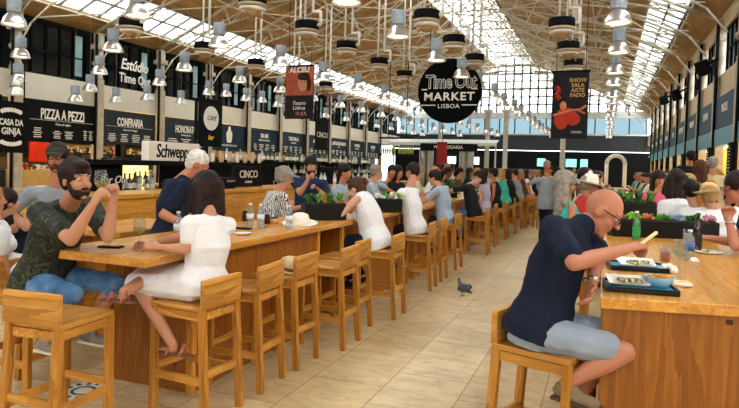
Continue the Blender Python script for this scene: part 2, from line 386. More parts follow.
# longitudinal purlins and low service rods
for i, x in enumerate([-17.9, -16.3, -14.6, -12.9, -11.2, -9.4, -5.9, -4.2, -2.4, -.7, 1.2, 2.35]):
    bm = BM(); tube(bm, [(0, 0, 0), (0, YE-YB, 0)], .035); o = obj('roof_purlin', bm, STEEL, None, True, loc=(x, YB, roofz(x)-.1))
    tag(o, '%s long purlin under the roof boards counted from the left wall' % ORD[i], 'roof beam', 'purlins under the roof')
for i, x in enumerate([-15.5, -12.1, -8.75, -4.2, .15]):
    bm = BM(); tube(bm, [(0, 0, 0), (0, YE-3, 0)], .02); o = obj('cable_tray', bm, STEEL, None, True, loc=(x, 2.5, 6.9))
    tag(o, 'thin rod carrying the %s row of pendant lamps from the left' % ORD[i], 'rod', 'rods above the lamp rows')
# cross wires between truss bays at lamp height (diagonals)
for i in range(3, 12):
    Y = COLY[i]
    bm = BM()
    tube(bm, [(XL+.8, .3, 6.2), (-12.1, 3.1, 6.9), (-8.75, .3, 6.9)], .022); tube(bm, [(XL+.8, 3.1, 6.2), (-12.1, .3, 6.9), (-8.75, 3.1, 6.9)], .022)
    tube(bm, [(-8.75, .3, 6.9), (-4.2, 3.1, 6.9), (.15, .3, 6.9), (XR-.8, 3.1, 6.2)], .022); tube(bm, [(-8.75, 3.1, 6.9), (-4.2, .3, 6.9), (.15, 3.1, 6.9), (XR-.8, .3, 6.2)], .022)
    o = obj('cross_bracing', bm, STEEL, None, True, loc=(0, Y, 0)); tag(o, '%s set of crossed bracing rods from the camera, between trusses' % ORD[i-3], 'bracing', 'crossed rods between the trusses')
# ------------------------------------------------------------------ pendant lamps
ALU = mat('spun_aluminium', '#e2e2de', .28, .8, var=.12, scale=5); HOUS = mat('grey_housing', '#a3afba', .45, .1, var=.1)
LAMPGLOW = glow('lamp_glow', '#fff0c4', 5.)
def lamp(loc, label, group, top=6.9):
    t = thing('pendant_lamp', label, 'lamp', loc, 0, group)
    bm = BM(); lathe(bm, [(.255, -.01), (.26, .0), (.262, .012), (.25, .02), (.24, .06), (.215, .13), (.17, .2), (.12, .25), (.10, .27), (.098, .25), (.16, .19), (.205, .12), (.232, .05), (.245, .0), (.255, -.01)], seg=24, ends=False); obj('reflector', bm, ALU, t, True)
    bm = BM(); lathe(bm, [(.10, .27), (.14, .28), (.145, .29), (.145, .54), (.14, .56), (.05, .57)], seg=20)
    for z in (.33, .37, .41, .45, .49): lathe(bm, [(.143, z-.008), (.152, z), (.143, z+.008)], seg=20)
    obj('housing', bm, HOUS, t, True)
    bm = BM(); lathe(bm, [(.0, .035), (.21, .03), (.21, .04), (.0, .05)], seg=20); obj('diffuser', bm, LAMPGLOW, t)
    bm = BM(); tube(bm, [(0, 0, .56), (0, 0, top-loc[2])], .006, 5); obj('cord', bm, mat('grey_cord', '#77736a', .6), t)
    return t
lp = None
rows = [(-15.5, 'nearest the stall wall'), (-12.1, 'beside the stall wall row'), (-8.75, 'below the roof ridge'), (-4.2, 'over the left tables'), (.15, 'over the right table')]
for x, nm in rows:
    n = 0
    for k in range(0, 16):
        Y = 9.4+2.86*k
        if x == .15 and k == 0: continue
        lab = 'silver bell pendant lamp, %s from camera, row %s' % (ORD[n], nm); n += 1
        loc = (x+random.uniform(-.05, .05), Y+random.uniform(-.08, .08), 4.39+random.uniform(-.04, .04)); g = 'pendant lamps '+nm
        if lp is None: lp = lamp(loc, lab, g)
        else: dup(lp, loc, 0, lab, g)
low = [(18, 82, 17.2), (16, 95, 17.4), (90, 91, 16.9), (75, 102, 16.9), (147, 100, 17.), (116, 103, 17.2), (226, 96, 16.5), (181, 104, 16.8), (262, 102, 16.8)]
for i, (px, py, X) in enumerate(low):
    p = gx(px, py, -X); dup(lp, p, 0, 'silver bell pendant hanging low before the stalls, %s from the left' % ORD[sorted(low).index(low[i])], 'low pendants before the stall signs')
# ventilation drums
def drum(loc, label):
    t = thing('ventilation_unit', label, 'heater', loc, 0, 'black and white drum units on pipes')
    bm = BM(); lathe(bm, [(.24, .0), (.29, .01), (.3, .03), (.3, .19), (.29, .21), (.1, .22)], seg=24); obj('drum', bm, BLACK, t, True)
    bm = BM(); lathe(bm, [(.27, -.06), (.31, -.05), (.31, 0), (.27, .005)], seg=24); obj('ring', bm, mat('beige_metal', '#b8a687', .5), t, True)
    bm = BM(); lathe(bm, [(.2, -.14), (.27, -.13), (.28, -.08), (.2, -.06)], seg=24); obj('disc', bm, WHITE, t, True)
    bm = BM(); lathe(bm, [(.02, -.26), (.1, -.25), (.15, -.16), (.15, -.12)], seg=16); tube(bm, [(.1, 0, -.16), (.2, .05, -.24), (.19, .05, -.3)], .03); tube(bm, [(-.1, 0, -.16), (-.22, .05, -.25)], .025); obj('nozzle', bm, mat('brown_nozzle', '#a8875a', .6, var=.3), t, True)
    bm = BM(); tube(bm, [(.28, 0, .12), (.38, 0, .12), (.38, 0, .45), (.16, 0, .45), (.16, 0, 3.6)], .04, 8); tube(bm, [(-.06, 0, .2), (-.06, 0, 3.4)], .03, 8); obj('pipe', bm, WHITE, t, True)
    return t
du = None; n = 0
for x, ys in ((-11.4, (12.1, 15.1, 18, 20.8, 23.6)), (-7.1, (11., 13.5, 16, 18.7, 21.4)), (-3.92, (13.26, 15.93, 18.7)), (-1.07, (14.73, 17.44, 20.2))):
    for i, y in enumerate(ys):
        lab = 'drum unit on white pipe, %s from camera in %s row from left' % (ORD[i], ORD[n])
        if du is None: du = drum((x, y, 4.95), lab)
        else: dup(du, (x, y, 4.95), 0, lab)
    n += 1
for i, (px, py) in enumerate(((703, 68), (676, 95), (664, 100))):
    p = gx(px, py, 2.55); t = thing('loudspeaker', ['black loudspeaker tilted down from the right wall, nearest the camera', 'black loudspeaker on the right wall, behind the nearest one', 'small far black loudspeaker on the right wall'][i], 'loudspeaker', p, .5, 'black speakers on the right wall')
    bm = BM(); box(bm, (0, 0, 0), (.26, .3, .44), M=Matrix.Rotation(-.45, 3, 'Y')); obj('cabinet', bm, BLACK, t, bevel=.02)
    bm = BM(); tube(bm, [(.1, 0, .1), (.5, .05, .3)], .04); obj('bracket', bm, BLACK, t)
# ------------------------------------------------------------------ stalls and signs on the left wall
def wall_sign(y0, y1, z0, z1, m, label, lines=(), group=None, X=XL+.12):
    t = thing('stall_sign', label, 'sign', (X, (y0+y1)/2, z0), 0, group)
    bm = BM(); box(bm, (0, 0, (z1-z0)/2), (.12, y1-y0, z1-z0)); obj('panel', bm, m, t, bevel=.01)
    for body, size, z, off, sx in lines: text(body, size, (.07, off, z-z0), '+x', SIGNW, t, sx=sx, bold=.012 if size > .25 else 0)
    return t
def scribble(t, y0, y1, z0, z1, n, rows, X=.07):
    """rows of small menu print as tiny bars"""
    bm = BM()
    for c in range(n):
        w = (y1-y0)/n
        for r in range(rows):
            ln = w*.75*random.uniform(.45, 1); cx = y0+w*(c+.5)
            box(bm, (X, cx, z1-(z1-z0)*(r+.5)/rows), (.01, ln, (z1-z0)/rows*.42))
    return obj('menu_print', bm, SIGNW, t)
S = []
sg = wall_sign(COLY[4]+.3, COLY[5]-.05, 2.1, 3.55, BLACK, 'black PIZZA A PEZZI stall sign with white menu columns', [('PIZZA A PEZZI', .50, 3.06, 0, .58), ('Pizza al taglio', .12, 2.74, 0, 1)])
scribble(sg, -1.35, -.75, .12, .5, 1, 5); scribble(sg, -.5, .5, .12, .42, 2, 5); scribble(sg, .85, 1.4, .12, .5, 2, 5)
bm = BM(); box(bm, (.065, 0, .76), (.01, 2.7, .012)); obj('rule', bm, SIGNW, sg)
sg = wall_sign(COLY[5]+.2, COLY[6]-.3, 2.15, 3.5, mat('slate_sign', '#22272b', .5), 'dark CONFRARIA stall sign with small menu columns', [('CONFRARIA', .46, 3.05, 0, .56), ('Sushi de Portugal', .11, 2.75, 0, 1)])
scribble(sg, -1.3, 1.3, .1, .45, 4, 5); bm = BM(); box(bm, (.065, 0, .72), (.01, 2.6, .012)); obj('rule', bm, SIGNW, sg)
sg = wall_sign(COLY[6]+.2, COLY[7]-.15, 2.1, 3.5, mat('slate_blue_sign', '#1e2b33', .5), 'dark slate HONORATO stall sign beside the hanging banner', [('HONORATO', .46, 3.0, 0, .56), ('Hamburgueria', .12, 2.75, 0, 1)])
scribble(sg, -1.4, 1.4, .1, .5, 3, 4)
sg = wall_sign(COLY[7]+.2, COLY[8]-.15, 2.15, 3.5, BLUE, 'blue stall sign with a white jar drawing', [('MERCEARIA GELADOS', .14, 2.42, 0, 1)])
bm = BM(); lathe(bm, [(.16, 0), (.2, .05), (.27, .35), (.26, .52), (.16, .6), (.12, .66), (.1, .8), (0, .86)], M=Matrix.Diagonal((.1, 1, 1)), c=(.07, 0, .42)); obj('jar_emblem', bm, SIGNW, sg)
names = [('SEA ME', 'PEIXARIA MODERNA'), ('TARTAR-IA', 'TARTAROS'), ('MONTE MAR', 'CASCAIS'), ('CAFÉ DE SÃO BENTO', 'BIFES'), ('O PREGO', 'DA PEIXARIA'), ('SANTINI', 'GELADOS'), ('ARCADIA', 'CHOCOLATES')]
for i, (a, b) in enumerate(names):
    if 9+i > 14: break
    k = 8+i
    sg = wall_sign(COLY[k]+.2, COLY[k+1]-.15 if k+1 < 16 else COLY[k]+3.2, 2.15, 3.5, BLUE, 'blue stall sign with white lettering, %s to the right of the jar sign' % ORD[i], [(a, .32, 3.1, 0, .8), (b, .13, 2.85, 0, 1)], 'blue stall signs')
    scribble(sg, -1.3, 1.3, .1, .5, 4, 4)
sg = wall_sign(COLY[3]-.3, COLY[4]-.5, 2.1, 3.55, BLACK, 'plain black stall sign at the far left edge', [('DESDE 1840', .2, 3.3, 0, .8)])
# round emblem sign hanging before the pizza sign
p = gx(10, 127, -16.2); t = thing('hanging_sign', 'black hanging sign reading CASA DA GINJA inside white ornaments', 'sign', p)
bm = BM(); box(bm, (0, 0, 0), (.1, 1.15, 1.5)); obj('panel', bm, BLACK, t, bevel=.01)
text('CASA DA', .25, (.055, 0, .13), '+x', SIGNW, t, sx=.72, bold=.006); text('GINJA', .27, (.055, 0, -.13), '+x', SIGNW, t, sx=.85, bold=.006)
for s in (1, -1):
    for k in range(-3, 4):
        bm = BM(); a = k*.28
        lathe(bm, [(0, -.012), (.07, 0), (0, .012)], c=(0.055, .38*math.sin(a), s*(.34+.16*math.cos(a))), seg=8, M=Matrix.Rotation(PI/2, 3, 'Y'))
        obj('ornament', bm, SIGNW, t)
for y in (.45, -.45): bm = BM(); tube(bm, [(0, y, .75), (0, y, 2.4)], .02); obj('hanger', bm, BLACK, t)
# script lettering on the gallery windows
p = gx(132, 66, XL+.3)
t = thing('window_lettering', 'white script lettering on the dark gallery window, left', 'sign', p)
text('Estúdio', .6, (0, .15, -.0), '+x', SIGNW, t, shear=.25, bold=.012, sx=.85); text('Time Out', .52, (0, .2, -.55), '+x', SIGNW, t, bold=.01, sx=.85); 
# the stalls behind the openings
WARM = glow('stall_tube', '#ffd890', 26)
STC = [('#c9b26a', 'yellow tiled'), ('#5a4a3c', 'dark'), ('#8d8069', 'taupe'), ('#3a4147', 'slate'), ('#7b3a2a', 'red'), ('#c9c4b5', 'pale'), ('#40484c', 'grey'), ('#a08c5c', 'ochre'), ('#2f3a3e', 'slate'), ('#8c8d86', 'grey'), ('#55402e', 'brown')]
for k in range(3, 14):
    y0, y1 = COLY[k]+.2, COLY[k+1]-.2; c, nm = STC[k-3]
    t = thing('stall_counter', '%s stall counter and back wall, %s from the left under the signs' % (nm, ORD[k-3]), 'stall', (XL-.3, (y0+y1)/2, 0), 0, 'food stalls of the left wall')
    L = y1-y0
    bm = BM(); box(bm, (0, 0, .55), (.6, L, 1.1)); obj('counter', bm, mat('stall_front_%d' % (k % 3), ['#2c2f33', '#c9a15c', '#e4e0d6'][k % 3], .5), t, bevel=.01)
    bm = BM(); box(bm, (-1.9, 0, 1.7), (.1, L, 2.6)); obj('back_wall', bm, mat('stall_back_%d' % k, c, .6, var=.25, scale=3), t)
    bm = BM(); box(bm, (-1.7, 0, 1.75), (.3, L*.9, .03)); box(bm, (-1.7, 0, 2.2), (.3, L*.9, .03)); obj('shelf', bm, BLACK, t)
    bm = BM(); box(bm, (-.4, 0, 2.55), (.12, L*.85, .05)); obj('tube_lamp', bm, WARM, t)
    bm = BM()
    for j in range(12):
        y = -L*.4+L*.8*j/11; h = random.uniform(.1, .3); box(bm, (-1.7, y, 1.77+h/2), (.16, random.uniform(.08, .2), h)); h = random.uniform(.08, .24); box(bm, (0, y, 1.1+h/2), (.2, random.uniform(.06, .2), h))
    if k == 4: bm2 = BM(); box(bm2, (-1.55, L*.28, 1.75), (.06, .9, .75)); obj('red_panel', bm2, mat('red_panel', '#c8321e', .5), t)
    o = obj('stock', bm, ramp_mat('stall_goods', 'noise', [(.35, '#b23a28'), (.45, '#e8dcc0'), (.55, '#2a3b33'), (.65, '#d3902c')], .5, noise=3.5, const=True), t); o['kind'] = 'stuff'
# banners
def banner(p0, p1, X, label, face='+x'):
    t = thing('hanging_banner', label, 'banner', (X, (p0[0]+p1[0])/2, p0[1]))
    w, h = abs(p1[0]-p0[0]), p1[1]-p0[1]
    bm = BM(); box(bm, (0, 0, h/2), (.04, w, h)); obj('cloth', bm, BLACK, t)
    bm = BM(); box(bm, (0, 0, h+.03), (.06, w+.1, .05)); tube(bm, [(0, 0, h), (0, 0, h+3.)], .012); obj('rail', bm, BLACK, t)
    return t, w, h
a = gx(198, 146, -11.5); b = gx(222, 103, -11.5)
t, w, h = banner((a.y, a.z), (b.y, b.z), -11.5, 'black banner with a white round crest above yellow word')
bm = BM(); lathe(bm, [(0, -.008), (w*.32, -.008), (w*.32, .008), (0, .008)], c=(.03, 0, h*.62), M=Matrix.Rotation(PI/2, 3, 'Y') , seg=28); obj('crest', bm, SIGNW, t)
text('CAFÉ', .2, (.045, 0, h*.62), '+x', BLACK, t, shear=.3); text('bar', .2, (.03, 0, h*.2), '+x', mat('sign_yellow', '#d8b13c', .6), t, shear=.3, bold=.01)
bm = BM(); tube(bm, [(0, 0, 0), (0, 0, 3.4)], .05, 8); o = obj('banner_pole', bm, BLACK, loc=(-11.5, a.y-.12, 0)); tag(o, 'black pole left of the crest banner', 'pole')
a = gx(315, 150, -9.5); b = gx(328, 121, -9.5)
t, w, h = banner((a.y, a.z), (b.y, b.z), -9.5, 'small black banner reading CINCO beside the portrait poster')
text('CINCO', w*.27, (.03, 0, h*.5), '+x', SIGNW, t)
# posters facing the camera
def poster(pa, pb, Y, label, m):
    a, b = gy(*pa, Y), gy(*pb, Y)
    t = thing('hanging_poster', label, 'poster', ((a.x+b.x)/2, Y, b.z)); w, h = b.x-a.x, a.z-b.z
    bm = BM(); box(bm, (0, 0, h/2), (w, .03, h)); obj('cloth', bm, m, t)
    bm = BM(); box(bm, (0, 0, h+.03), (w+.06, .05, .05)); tube(bm, [(-w*.4, 0, h), (-w*.4, 0, h+3.4)], .01); tube(bm, [(w*.4, 0, h), (w*.4, 0, h+3.4)], .01); obj('rail', bm, BLACK, t)
    return t, w, h
t, w, h = poster((286, 67), (313, 119), 19.7, 'tall poster with an orange brown portrait and white letters ALCEU', mat('poster_dark', '#1c1413', .6))
bm = BM(); box(bm, (0, -.018, h*.72), (w*.98, .006, h*.54)); obj('picture_ground', bm, ramp_mat('poster_rust', 'noise', [(.3, '#7c3320'), (.5, '#b5512c'), (.7, '#8a3b26')], .6, noise=2), t)
bm = BM(); ell(bm, (w*.12, -.02, h*.68), ((.2, 0, 0), (0, .01, 0), (0, 0, .3))); obj('portrait_face', bm, mat('poster_face', '#c98963', .6), t)
bm = BM(); ell(bm, (w*.15, -.022, h*.8), ((.26, 0, 0), (0, .012, 0), (0, 0, .17))); ell(bm, (w*.33, -.022, h*.66), ((.09, 0, 0), (0, .012, 0), (0, 0, .26))); ell(bm, (w*.06, -.03, h*.70), ((.04, 0, 0), (0, .008, 0), (0, 0, .015))); ell(bm, (w*.2, -.03, h*.70), ((.04, 0, 0), (0, .008, 0), (0, 0, .015))); obj('portrait_hair', bm, mat('poster_hair', '#2a1410', .6), t)
text('ALCEU', .27, (0, -.03, h*.93), '-y', SIGNW, t, bold=.008)
for i, l in enumerate(('Teatro', 'Lisboa')): text(l, .2, (0, -.02, h*(.3-.09*i)), '-y', SIGNW, t, shear=.2)
text('15 JUL', .18, (.1, -.02, h*.1), '-y', mat('sign_rose', '#d88a90', .6), t)
t, w, h = poster((553, 73), (587, 139), 17.8, 'tall black poster with a red dancer and gold lettering', mat('poster_black', '#15151c', .6))
bm = BM()
RED = mat('poster_red', '#c23a24', .6); 
ell(bm, (-w*.08, -.02, h*.38), ((w*.27, 0, 0), (0, .01, 0), (0, 0, h*.09))); ell(bm, (-w*.22, -.02, h*.28), ((w*.2, 0, 0), (0, .01, 0), (0, 0, h*.14))); ell(bm, (w*.1, -.02, h*.3), ((w*.2, 0, 0), (0, .01, 0), (0, 0, h*.1)))
tube(bm, [(-w*.4, -.02, h*.78), (-w*.3, -.02, h*.74), (-w*.38, -.02, h*.66), (-w*.28, -.02, h*.6)], .06); obj('dancer_dress', bm, RED, t)
bm = BM(); tube(bm, [(-w*.45, -.03, h*.35), (0, -.03, h*.42), (w*.3, -.03, h*.44), (w*.44, -.03, h*.5)], .035); tube(bm, [(w*.2, -.03, h*.43), (w*.42, -.03, h*.38)], .025); ell(bm, (-w*.18, -.03, h*.5), ((.09, 0, 0), (0, .01, 0), (0, 0, .12))); obj('dancer_figure', bm, mat('poster_skin', '#d67f4d', .6), t)
for i, l in enumerate(('SHOW', 'SALA', 'ARTE', 'FADO')): text(l, .15, (w*.2, -.02, h*(.88-.075*i)), '-y', mat('sign_gold', '#c9a45c', .6), t, bold=.004)
text('LISBOA', .09, (w*.2, -.02, h*.1), '-y', SIGNW, t)
# the big round market sign
cc = gy(449.5, 91, 19.4); rad = 1.06
t = thing('round_sign', 'large round black hanging sign reading Time Out MARKET LISBOA', 'sign', cc)
bm = BM(); lathe(bm, [(0, -.06), (rad, -.06), (rad, .06), (0, .06)], M=Matrix.Rotation(PI/2, 3, 'X'), seg=64); obj('disc', bm, mat('sign_disc', '#08090a', .85, spec=.08), t)
text('Time Out', .62, (0.06, -.08, .28), '-y', SIGNW, t, sx=.74, bold=.02, spacing=.92)
text('Time Out', .62, (0.06, -.095, .28), '-y', mat('sign_disc', '', .5), t, sx=.74, bold=-.006, spacing=.92)
text('MARKET', .37, (0, -.08, -.2), '-y', SIGNW, t, sx=1.12, bold=.008, spacing=1.12); text('LISBOA', .19, (0, -.08, -.51), '-y', SIGNW, t, sx=1.1, spacing=1.1)
bm = BM()
for x in (-.75, .75): box(bm, (x*.92, -.07, -.47), (.5, .015, .03)); box(bm, (x*1.12, -.07, .05), (.2, .015, .04))
obj('rule', bm, SIGNW, t)
for x in (-.7, .7): bm = BM(); tube(bm, [(x, 0, .75), (x, 0, 3.2)], .012); obj('hanger', bm, BLACK, t)
# ------------------------------------------------------------------ right wall stalls
TEAL = mat('teal_band', '#5d97a6', .45, var=.06); NAVY = mat('navy_sign', '#23414e', .6, var=.06, spec=.2)
rn = ['HENRIQUE', 'MARLENE', 'MIGUEL', 'SUSANA', 'VINCENT', 'ALEXANDRE', 'FELIX', 'MANUEL', 'CRACKS', 'ASIAN', 'AZULEJO']
for k in range(3, 14):
    y0, y1 = COLY[k]+.3, COLY[k+1]-.3; n = ORD[k-3]; L = y1-y0
    t = thing('stall_sign', 'blue sign above a teal band, %s from camera on right wall' % n, 'sign', (XR+.02, (y0+y1)/2, 2.5), 0, 'signs of the right wall')
    bm = BM(); box(bm, (0, 0, .24), (.1, L, .5)); obj('teal_band', bm, TEAL, t)
    bm = BM(); box(bm, (.02, 0, .98), (.1, L, .92)); obj('panel', bm, NAVY, t)
    text(rn[k-3], .34, (-.04, 0, 1.05), '-x', SIGNW, t, sx=.8)
    t = thing('stall_counter', 'lit food stall under the teal band, %s from the camera' % n, 'stall', (XR+.4, (y0+y1)/2, 0), 0, 'food stalls of the right wall')
    bm = BM(); box(bm, (0, 0, .55), (.5, L, 1.1)); obj('counter', bm, mat('stall_front_r', '#9c9a90', .5), t, bevel=.01)
    bm = BM(); box(bm, (1.2, 0, 1.6), (.08, L, 2.4)); obj('back_wall', bm, mat('stall_back_r%d' % (k % 4), ['#c2bf4a', '#b9b39c', '#d0cdb8', '#8d8574'][k % 4], .6, var=.15), t)
    bm = BM(); box(bm, (.5, 0, 2.62), (.12, L*.85, .05)); obj('tube_lamp', bm, WARM, t)
    bm = BM()
    for j in range(9):
        y = -L*.4+L*.8*j/8; h = random.uniform(.1, .35); box(bm, (0, y, 1.1+h/2), (.2, random.uniform(.08, .2), h))
    o = obj('stock', bm, mat('stock_pale', '#c9c4b2', .5, var=.3), t); o['kind'] = 'stuff'
    t = thing('menu_board', 'tall black menu board on pillar, %s from camera on right wall' % n, 'sign', (XR-.12, COLY[k]+.02, 1.35), 0, 'menu boards of the right wall')
    bm = BM(); box(bm, (0, 0, .55), (.05, .5, 1.15)); obj('panel', bm, BLACK, t)
    bm = BM()
    for j in range(11): box(bm, (-.028, 0, .98-.085*j), (.006, .36*random.uniform(.5, 1), .018))
    obj('menu_print', bm, SIGNW, t)
# ------------------------------------------------------------------ far end: stalls, awning, arch
bm = BM(); box(bm, (0, 0, 0), (9, 1.2, .06), M=Matrix.Rotation(.25, 3, 'X')); box(bm, (0, -.6, -.25), (9, .05, .25)); box(bm, (-4.3, .3, -1.8), (.12, .12, 3.9)); box(bm, (4.3, .3, -1.8), (.12, .12, 3.9)); o = obj('awning', bm, mat('awning_pale', '#c9cbc4', .6), loc=(-12.5, 48, 3.75)); tag(o, 'long pale awning rail before the end wall', 'awning')
t = thing('end_sign', 'dark sign with pale MANTEIGARIA lettering on the end wall', 'sign', (-11.6, 46.5, 3.2)); bm = BM(); box(bm, (0, 0, 0), (4.6, .1, .6)); obj('panel', bm, BLACK, t); text('MANTEIGARIA', .36, (0, -.07, 0), '-y', SIGNW, t)
for i, (px, w_, c, nm) in enumerate(((470, 1.6, '#e9eee6', 'white'), (571, .9, '#8fe0d8', 'turquoise'), (584, .6, '#8fe0d8', 'turquoise'), (541, .7, '#7fcfc4', 'turquoise'), (451, .8, '#dfe8e6', 'white'))):
    p = gy(px, 160, 54.7); bm = BM(); box(bm, (0, 0, 0), (w_, .06, .7)); o = obj('lit_panel', bm, glow('lit_'+nm, c, .9), loc=(p.x, 54.98, 2.3)); tag(o, 'small lit %s panel on the end wall, %s from the left' % (nm, ORD[[451, 470, 541, 571, 584].index(px)]), 'lit sign', 'lit panels on the end wall')
p = gy(616, 158, 46); t = thing('arch_frame', 'white rounded arch with bulbs before the dark end wall', 'arch', (p.x, 46, 0))
bm = BM(); tube(bm, [(.6*math.cos(a), 0, 2.2+.6*math.sin(a)) for a in [PI*k/16 for k in range(17)]], .14, 8); tube(bm, [(.6, 0, 0), (.6, 0, 2.2)], .13, 8); tube(bm, [(-.6, 0, 0), (-.6, 0, 2.2)], .13, 8); obj('arch', bm, WHITE, t, True)
p = gy(332, 0, 30); t = thing('red_banner', 'narrow red banner hanging left of the round sign, far back', 'banner', (gy(442, 148, 40).x, 40, 2.4)); bm = BM(); box(bm, (0, 0, 0), (.7, .05, 1.9)); obj('cloth', bm, mat('red_cloth', '#8e2226', .7), t)
bm = BM(); tube(bm, [(0, 0, .9), (0, 0, 5)], .02); obj('cord', bm, BLACK, t)
for i, (px, c) in enumerate(((423, '#a9aaa4'), (430, '#a9aaa4'), (463, '#b6b4aa'), (470, '#b6b4aa'))):
    p = gy(px, 160, 47); bm = BM(); lathe(bm, [(.3, 0), (.3, 3.1), (.2, 3.3), (0, 3.35)], seg=16); o = obj('steel_tank', bm, mat('brushed_tank', c, .35, .6), smooth=True, loc=(p.x, 47, 0)); tag(o, 'upright steel tank near the end wall, %s from the left' % ORD[i], 'tank', 'steel tanks by the end wall')
# ------------------------------------------------------------------ kiosk bar on the left
KX = -4.95; KY0, KY1 = 4.85, 16.
t = thing('bar_counter', 'long pine bar counter behind the left communal tables', 'counter', (KX, KY0, 0))
L = KY1-KY0
bm = BM(); box(bm, (-.1, L/2, .58), (.08, L, 1.16)); obj('front_panel', bm, WY, t)
bm = BM(); box(bm, (-.35, L/2, 1.185), (.66, L+.06, .05)); obj('worktop', bm, WY, t, bevel=.006)
bm = BM(); box(bm, (-1.1, -.03, .58), (2.1, .06, 1.16)); obj('end_panel', bm, WX, t)
bm = BM(); box(bm, (.02, L/2, .08), (.12, L, .16)); obj('plinth', bm, BLACK, t)
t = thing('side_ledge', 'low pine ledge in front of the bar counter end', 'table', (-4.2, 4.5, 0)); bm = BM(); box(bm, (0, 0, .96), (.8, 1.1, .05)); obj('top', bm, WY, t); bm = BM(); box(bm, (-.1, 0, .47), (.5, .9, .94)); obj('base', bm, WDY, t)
# black back unit with lit bottle shelf
t = thing('back_unit', 'black kiosk back unit with a lit bottle shelf under the white sign', 'cabinet', (-6.9, 6.3, 0))
a = gx(122, 180, -6.66).y-6.3; b = gx(166, 180, -6.66).y-6.3
bm = BM(); box(bm, (0, a/2, .76), (.5, a, 1.52)); box(bm, (0, b+1.9, .76), (.5, 3.0, 1.52)); box(bm, (-.2, (a+b)/2, .76), (.1, b-a, 1.5)); box(bm, (0, (b+3.4)/2, 1.55), (.8, b+3.5, .07)); obj('carcass', bm, BLACK, t)
bm = BM(); box(bm, (-.12, (a+b)/2, 1.3), (.02, b-a-.04, .40)); obj('light_panel', bm, glow('shelf_light', '#ffe79a', 1.3), t)
bm = BM(); box(bm, (.05, (a+b)/2, 1.1), (.38, b-a, .03)); box(bm, (-.02, (a+b)/2, 1.17), (.14, b-a, .02)); obj('shelf', bm, mat('pale_shelf', '#b7ad86', .4), t)
text('Bar Out', .16, gx(114, 180, -6.63)-Vector((-6.9, 6.3, 0)), '+x', SIGNW, t, shear=.3, name='chalk_lettering')
def bottle(label, group, glass, hgt=.3, r=.038, capm=None, labm=None, loc=(0, 0, 0), neck=.3):
    t = thing('bottle', label, 'bottle', loc, 0, group); h = hgt
    bm = BM(); lathe(bm, [(0, 0), (r*.9, 0), (r, .008), (r, h*(.92-neck)-.02), (r*.85, h*(.96-neck)), (r*.4, h*(1.05-neck)), (r*.34, h*.94), (r*.42, h*.945), (r*.42, h*.97), (0, h*.97)], seg=16); obj('body', bm, glass, t, True)
    bm = BM(); lathe(bm, [(0, h*.93), (r*.46, h*.93), (r*.46, h), (0, h)], seg=12); obj('cap', bm, capm or BLACK, t, True)
    bm = BM(); lathe(bm, [(r*1.02, h*.15), (r*1.025, h*.16), (r*1.025, h*.45), (r*1.02, h*.46)], seg=16); obj('paper_label', bm, labm or SIGNW, t, True)
    return t
GG = mat('green_glass', '#29452a', .08, var=.1, spec=.9); GB = mat('brown_glass', '#20140c', .08, var=.1, spec=.9); GC = mat('clear_bottle', '#b6c2bd', .05, var=.1, spec=.9); GK = mat('black_glass', '#14181a', .08, spec=.9)
protos = []
for i, (g, nm) in enumerate(((GG, 'green'), (GK, 'black'), (GC, 'clear'), (GB, 'brown'))):
    protos.append((bottle('%s glass bottle on the lit kiosk shelf' % nm, '%s bottles on the lit shelf' % nm, g, .27 if i % 2 else .23, loc=(-6.8, 6.3+a+.1+.1*i, 1.115)), nm))
n = int((b-a-.5)/.11)
for j in range(n):
    pr_, nm = random.choice(protos); dup(pr_, (-6.87+random.uniform(-.02, .02), 6.3+a+.5+j*.11, 1.18), 0)
    
for j in range(int((b-a)/.16)):
    pr_, nm = random.choice(protos[:3]); dup(pr_, (-6.72, 6.3+a+.08+j*.16+random.uniform(-.03, .03), 1.115), 0)
# Schweppes sign
p = gx(170, 156, -6.55); q0, q1 = gx(145, 150, -6.55), gx(196, 160, -6.55)
t = thing('lightbox_sign', 'white lightbox sign reading Schweppes on top of the kiosk', 'sign', (-6.55, (q0.y+q1.y)/2, 1.59)); w = q1.y-q0.y
bm = BM(); box(bm, (0, 0, .15), (.14, w, .3)); obj('case', bm, mat('lightbox_white', '#f0ece0', .4, var=.02), t, bevel=.01)
text('Schweppes', .3, (.075, .02, .145), '+x', BLACK, t, sx=.74, shear=.12, bold=.003, spacing=.95)
# CINCO panel and things on the counter
q0, q1 = gx(232, 186, -5.35), gx(262, 170, -5.35); t = thing('small_sign', 'black sign reading CINCO standing on the bar counter', 'sign', (-5.35, (q0.y+q1.y)/2, 1.21)); w = q1.y-q0.y
bm = BM(); box(bm, (0, 0, .17), (.04, w, .33)); obj('panel', bm, BLACK, t, bevel=.01); text('CINCO', .17, (.022, 0, .2), '+x', SIGNW, t, sx=.95); text('LOUNGE', .05, (.022, 0, .08), '+x', SIGNW, t)
for i, (px, w_, h_, d_) in enumerate(((222, .3, .16, .3), (215, .2, .1, .2), (330, .5, .34, .3), (345, .25, .4, .25))):
    p = gx(px, 186, -5.3); t = thing('bar_machine', ['black till box on the bar left of the CINCO sign', 'low black tray box on the bar by the white-haired man', 'black coffee machine on the bar right of the barman', 'upright black grinder on the bar, right of the coffee machine'][i], 'machine', (-5.3, p.y, 1.21))
    bm = BM(); box(bm, (0, 0, h_/2), (d_, w_, h_)); obj('housing', bm, BLACK, t, bevel=.02)
    bm = BM(); box(bm, (d_/2, 0, h_*.7), (.02, w_*.7, h_*.2)); obj('front_plate', bm, mat('chrome', '#c8cacc', .15, .95, .03), t)
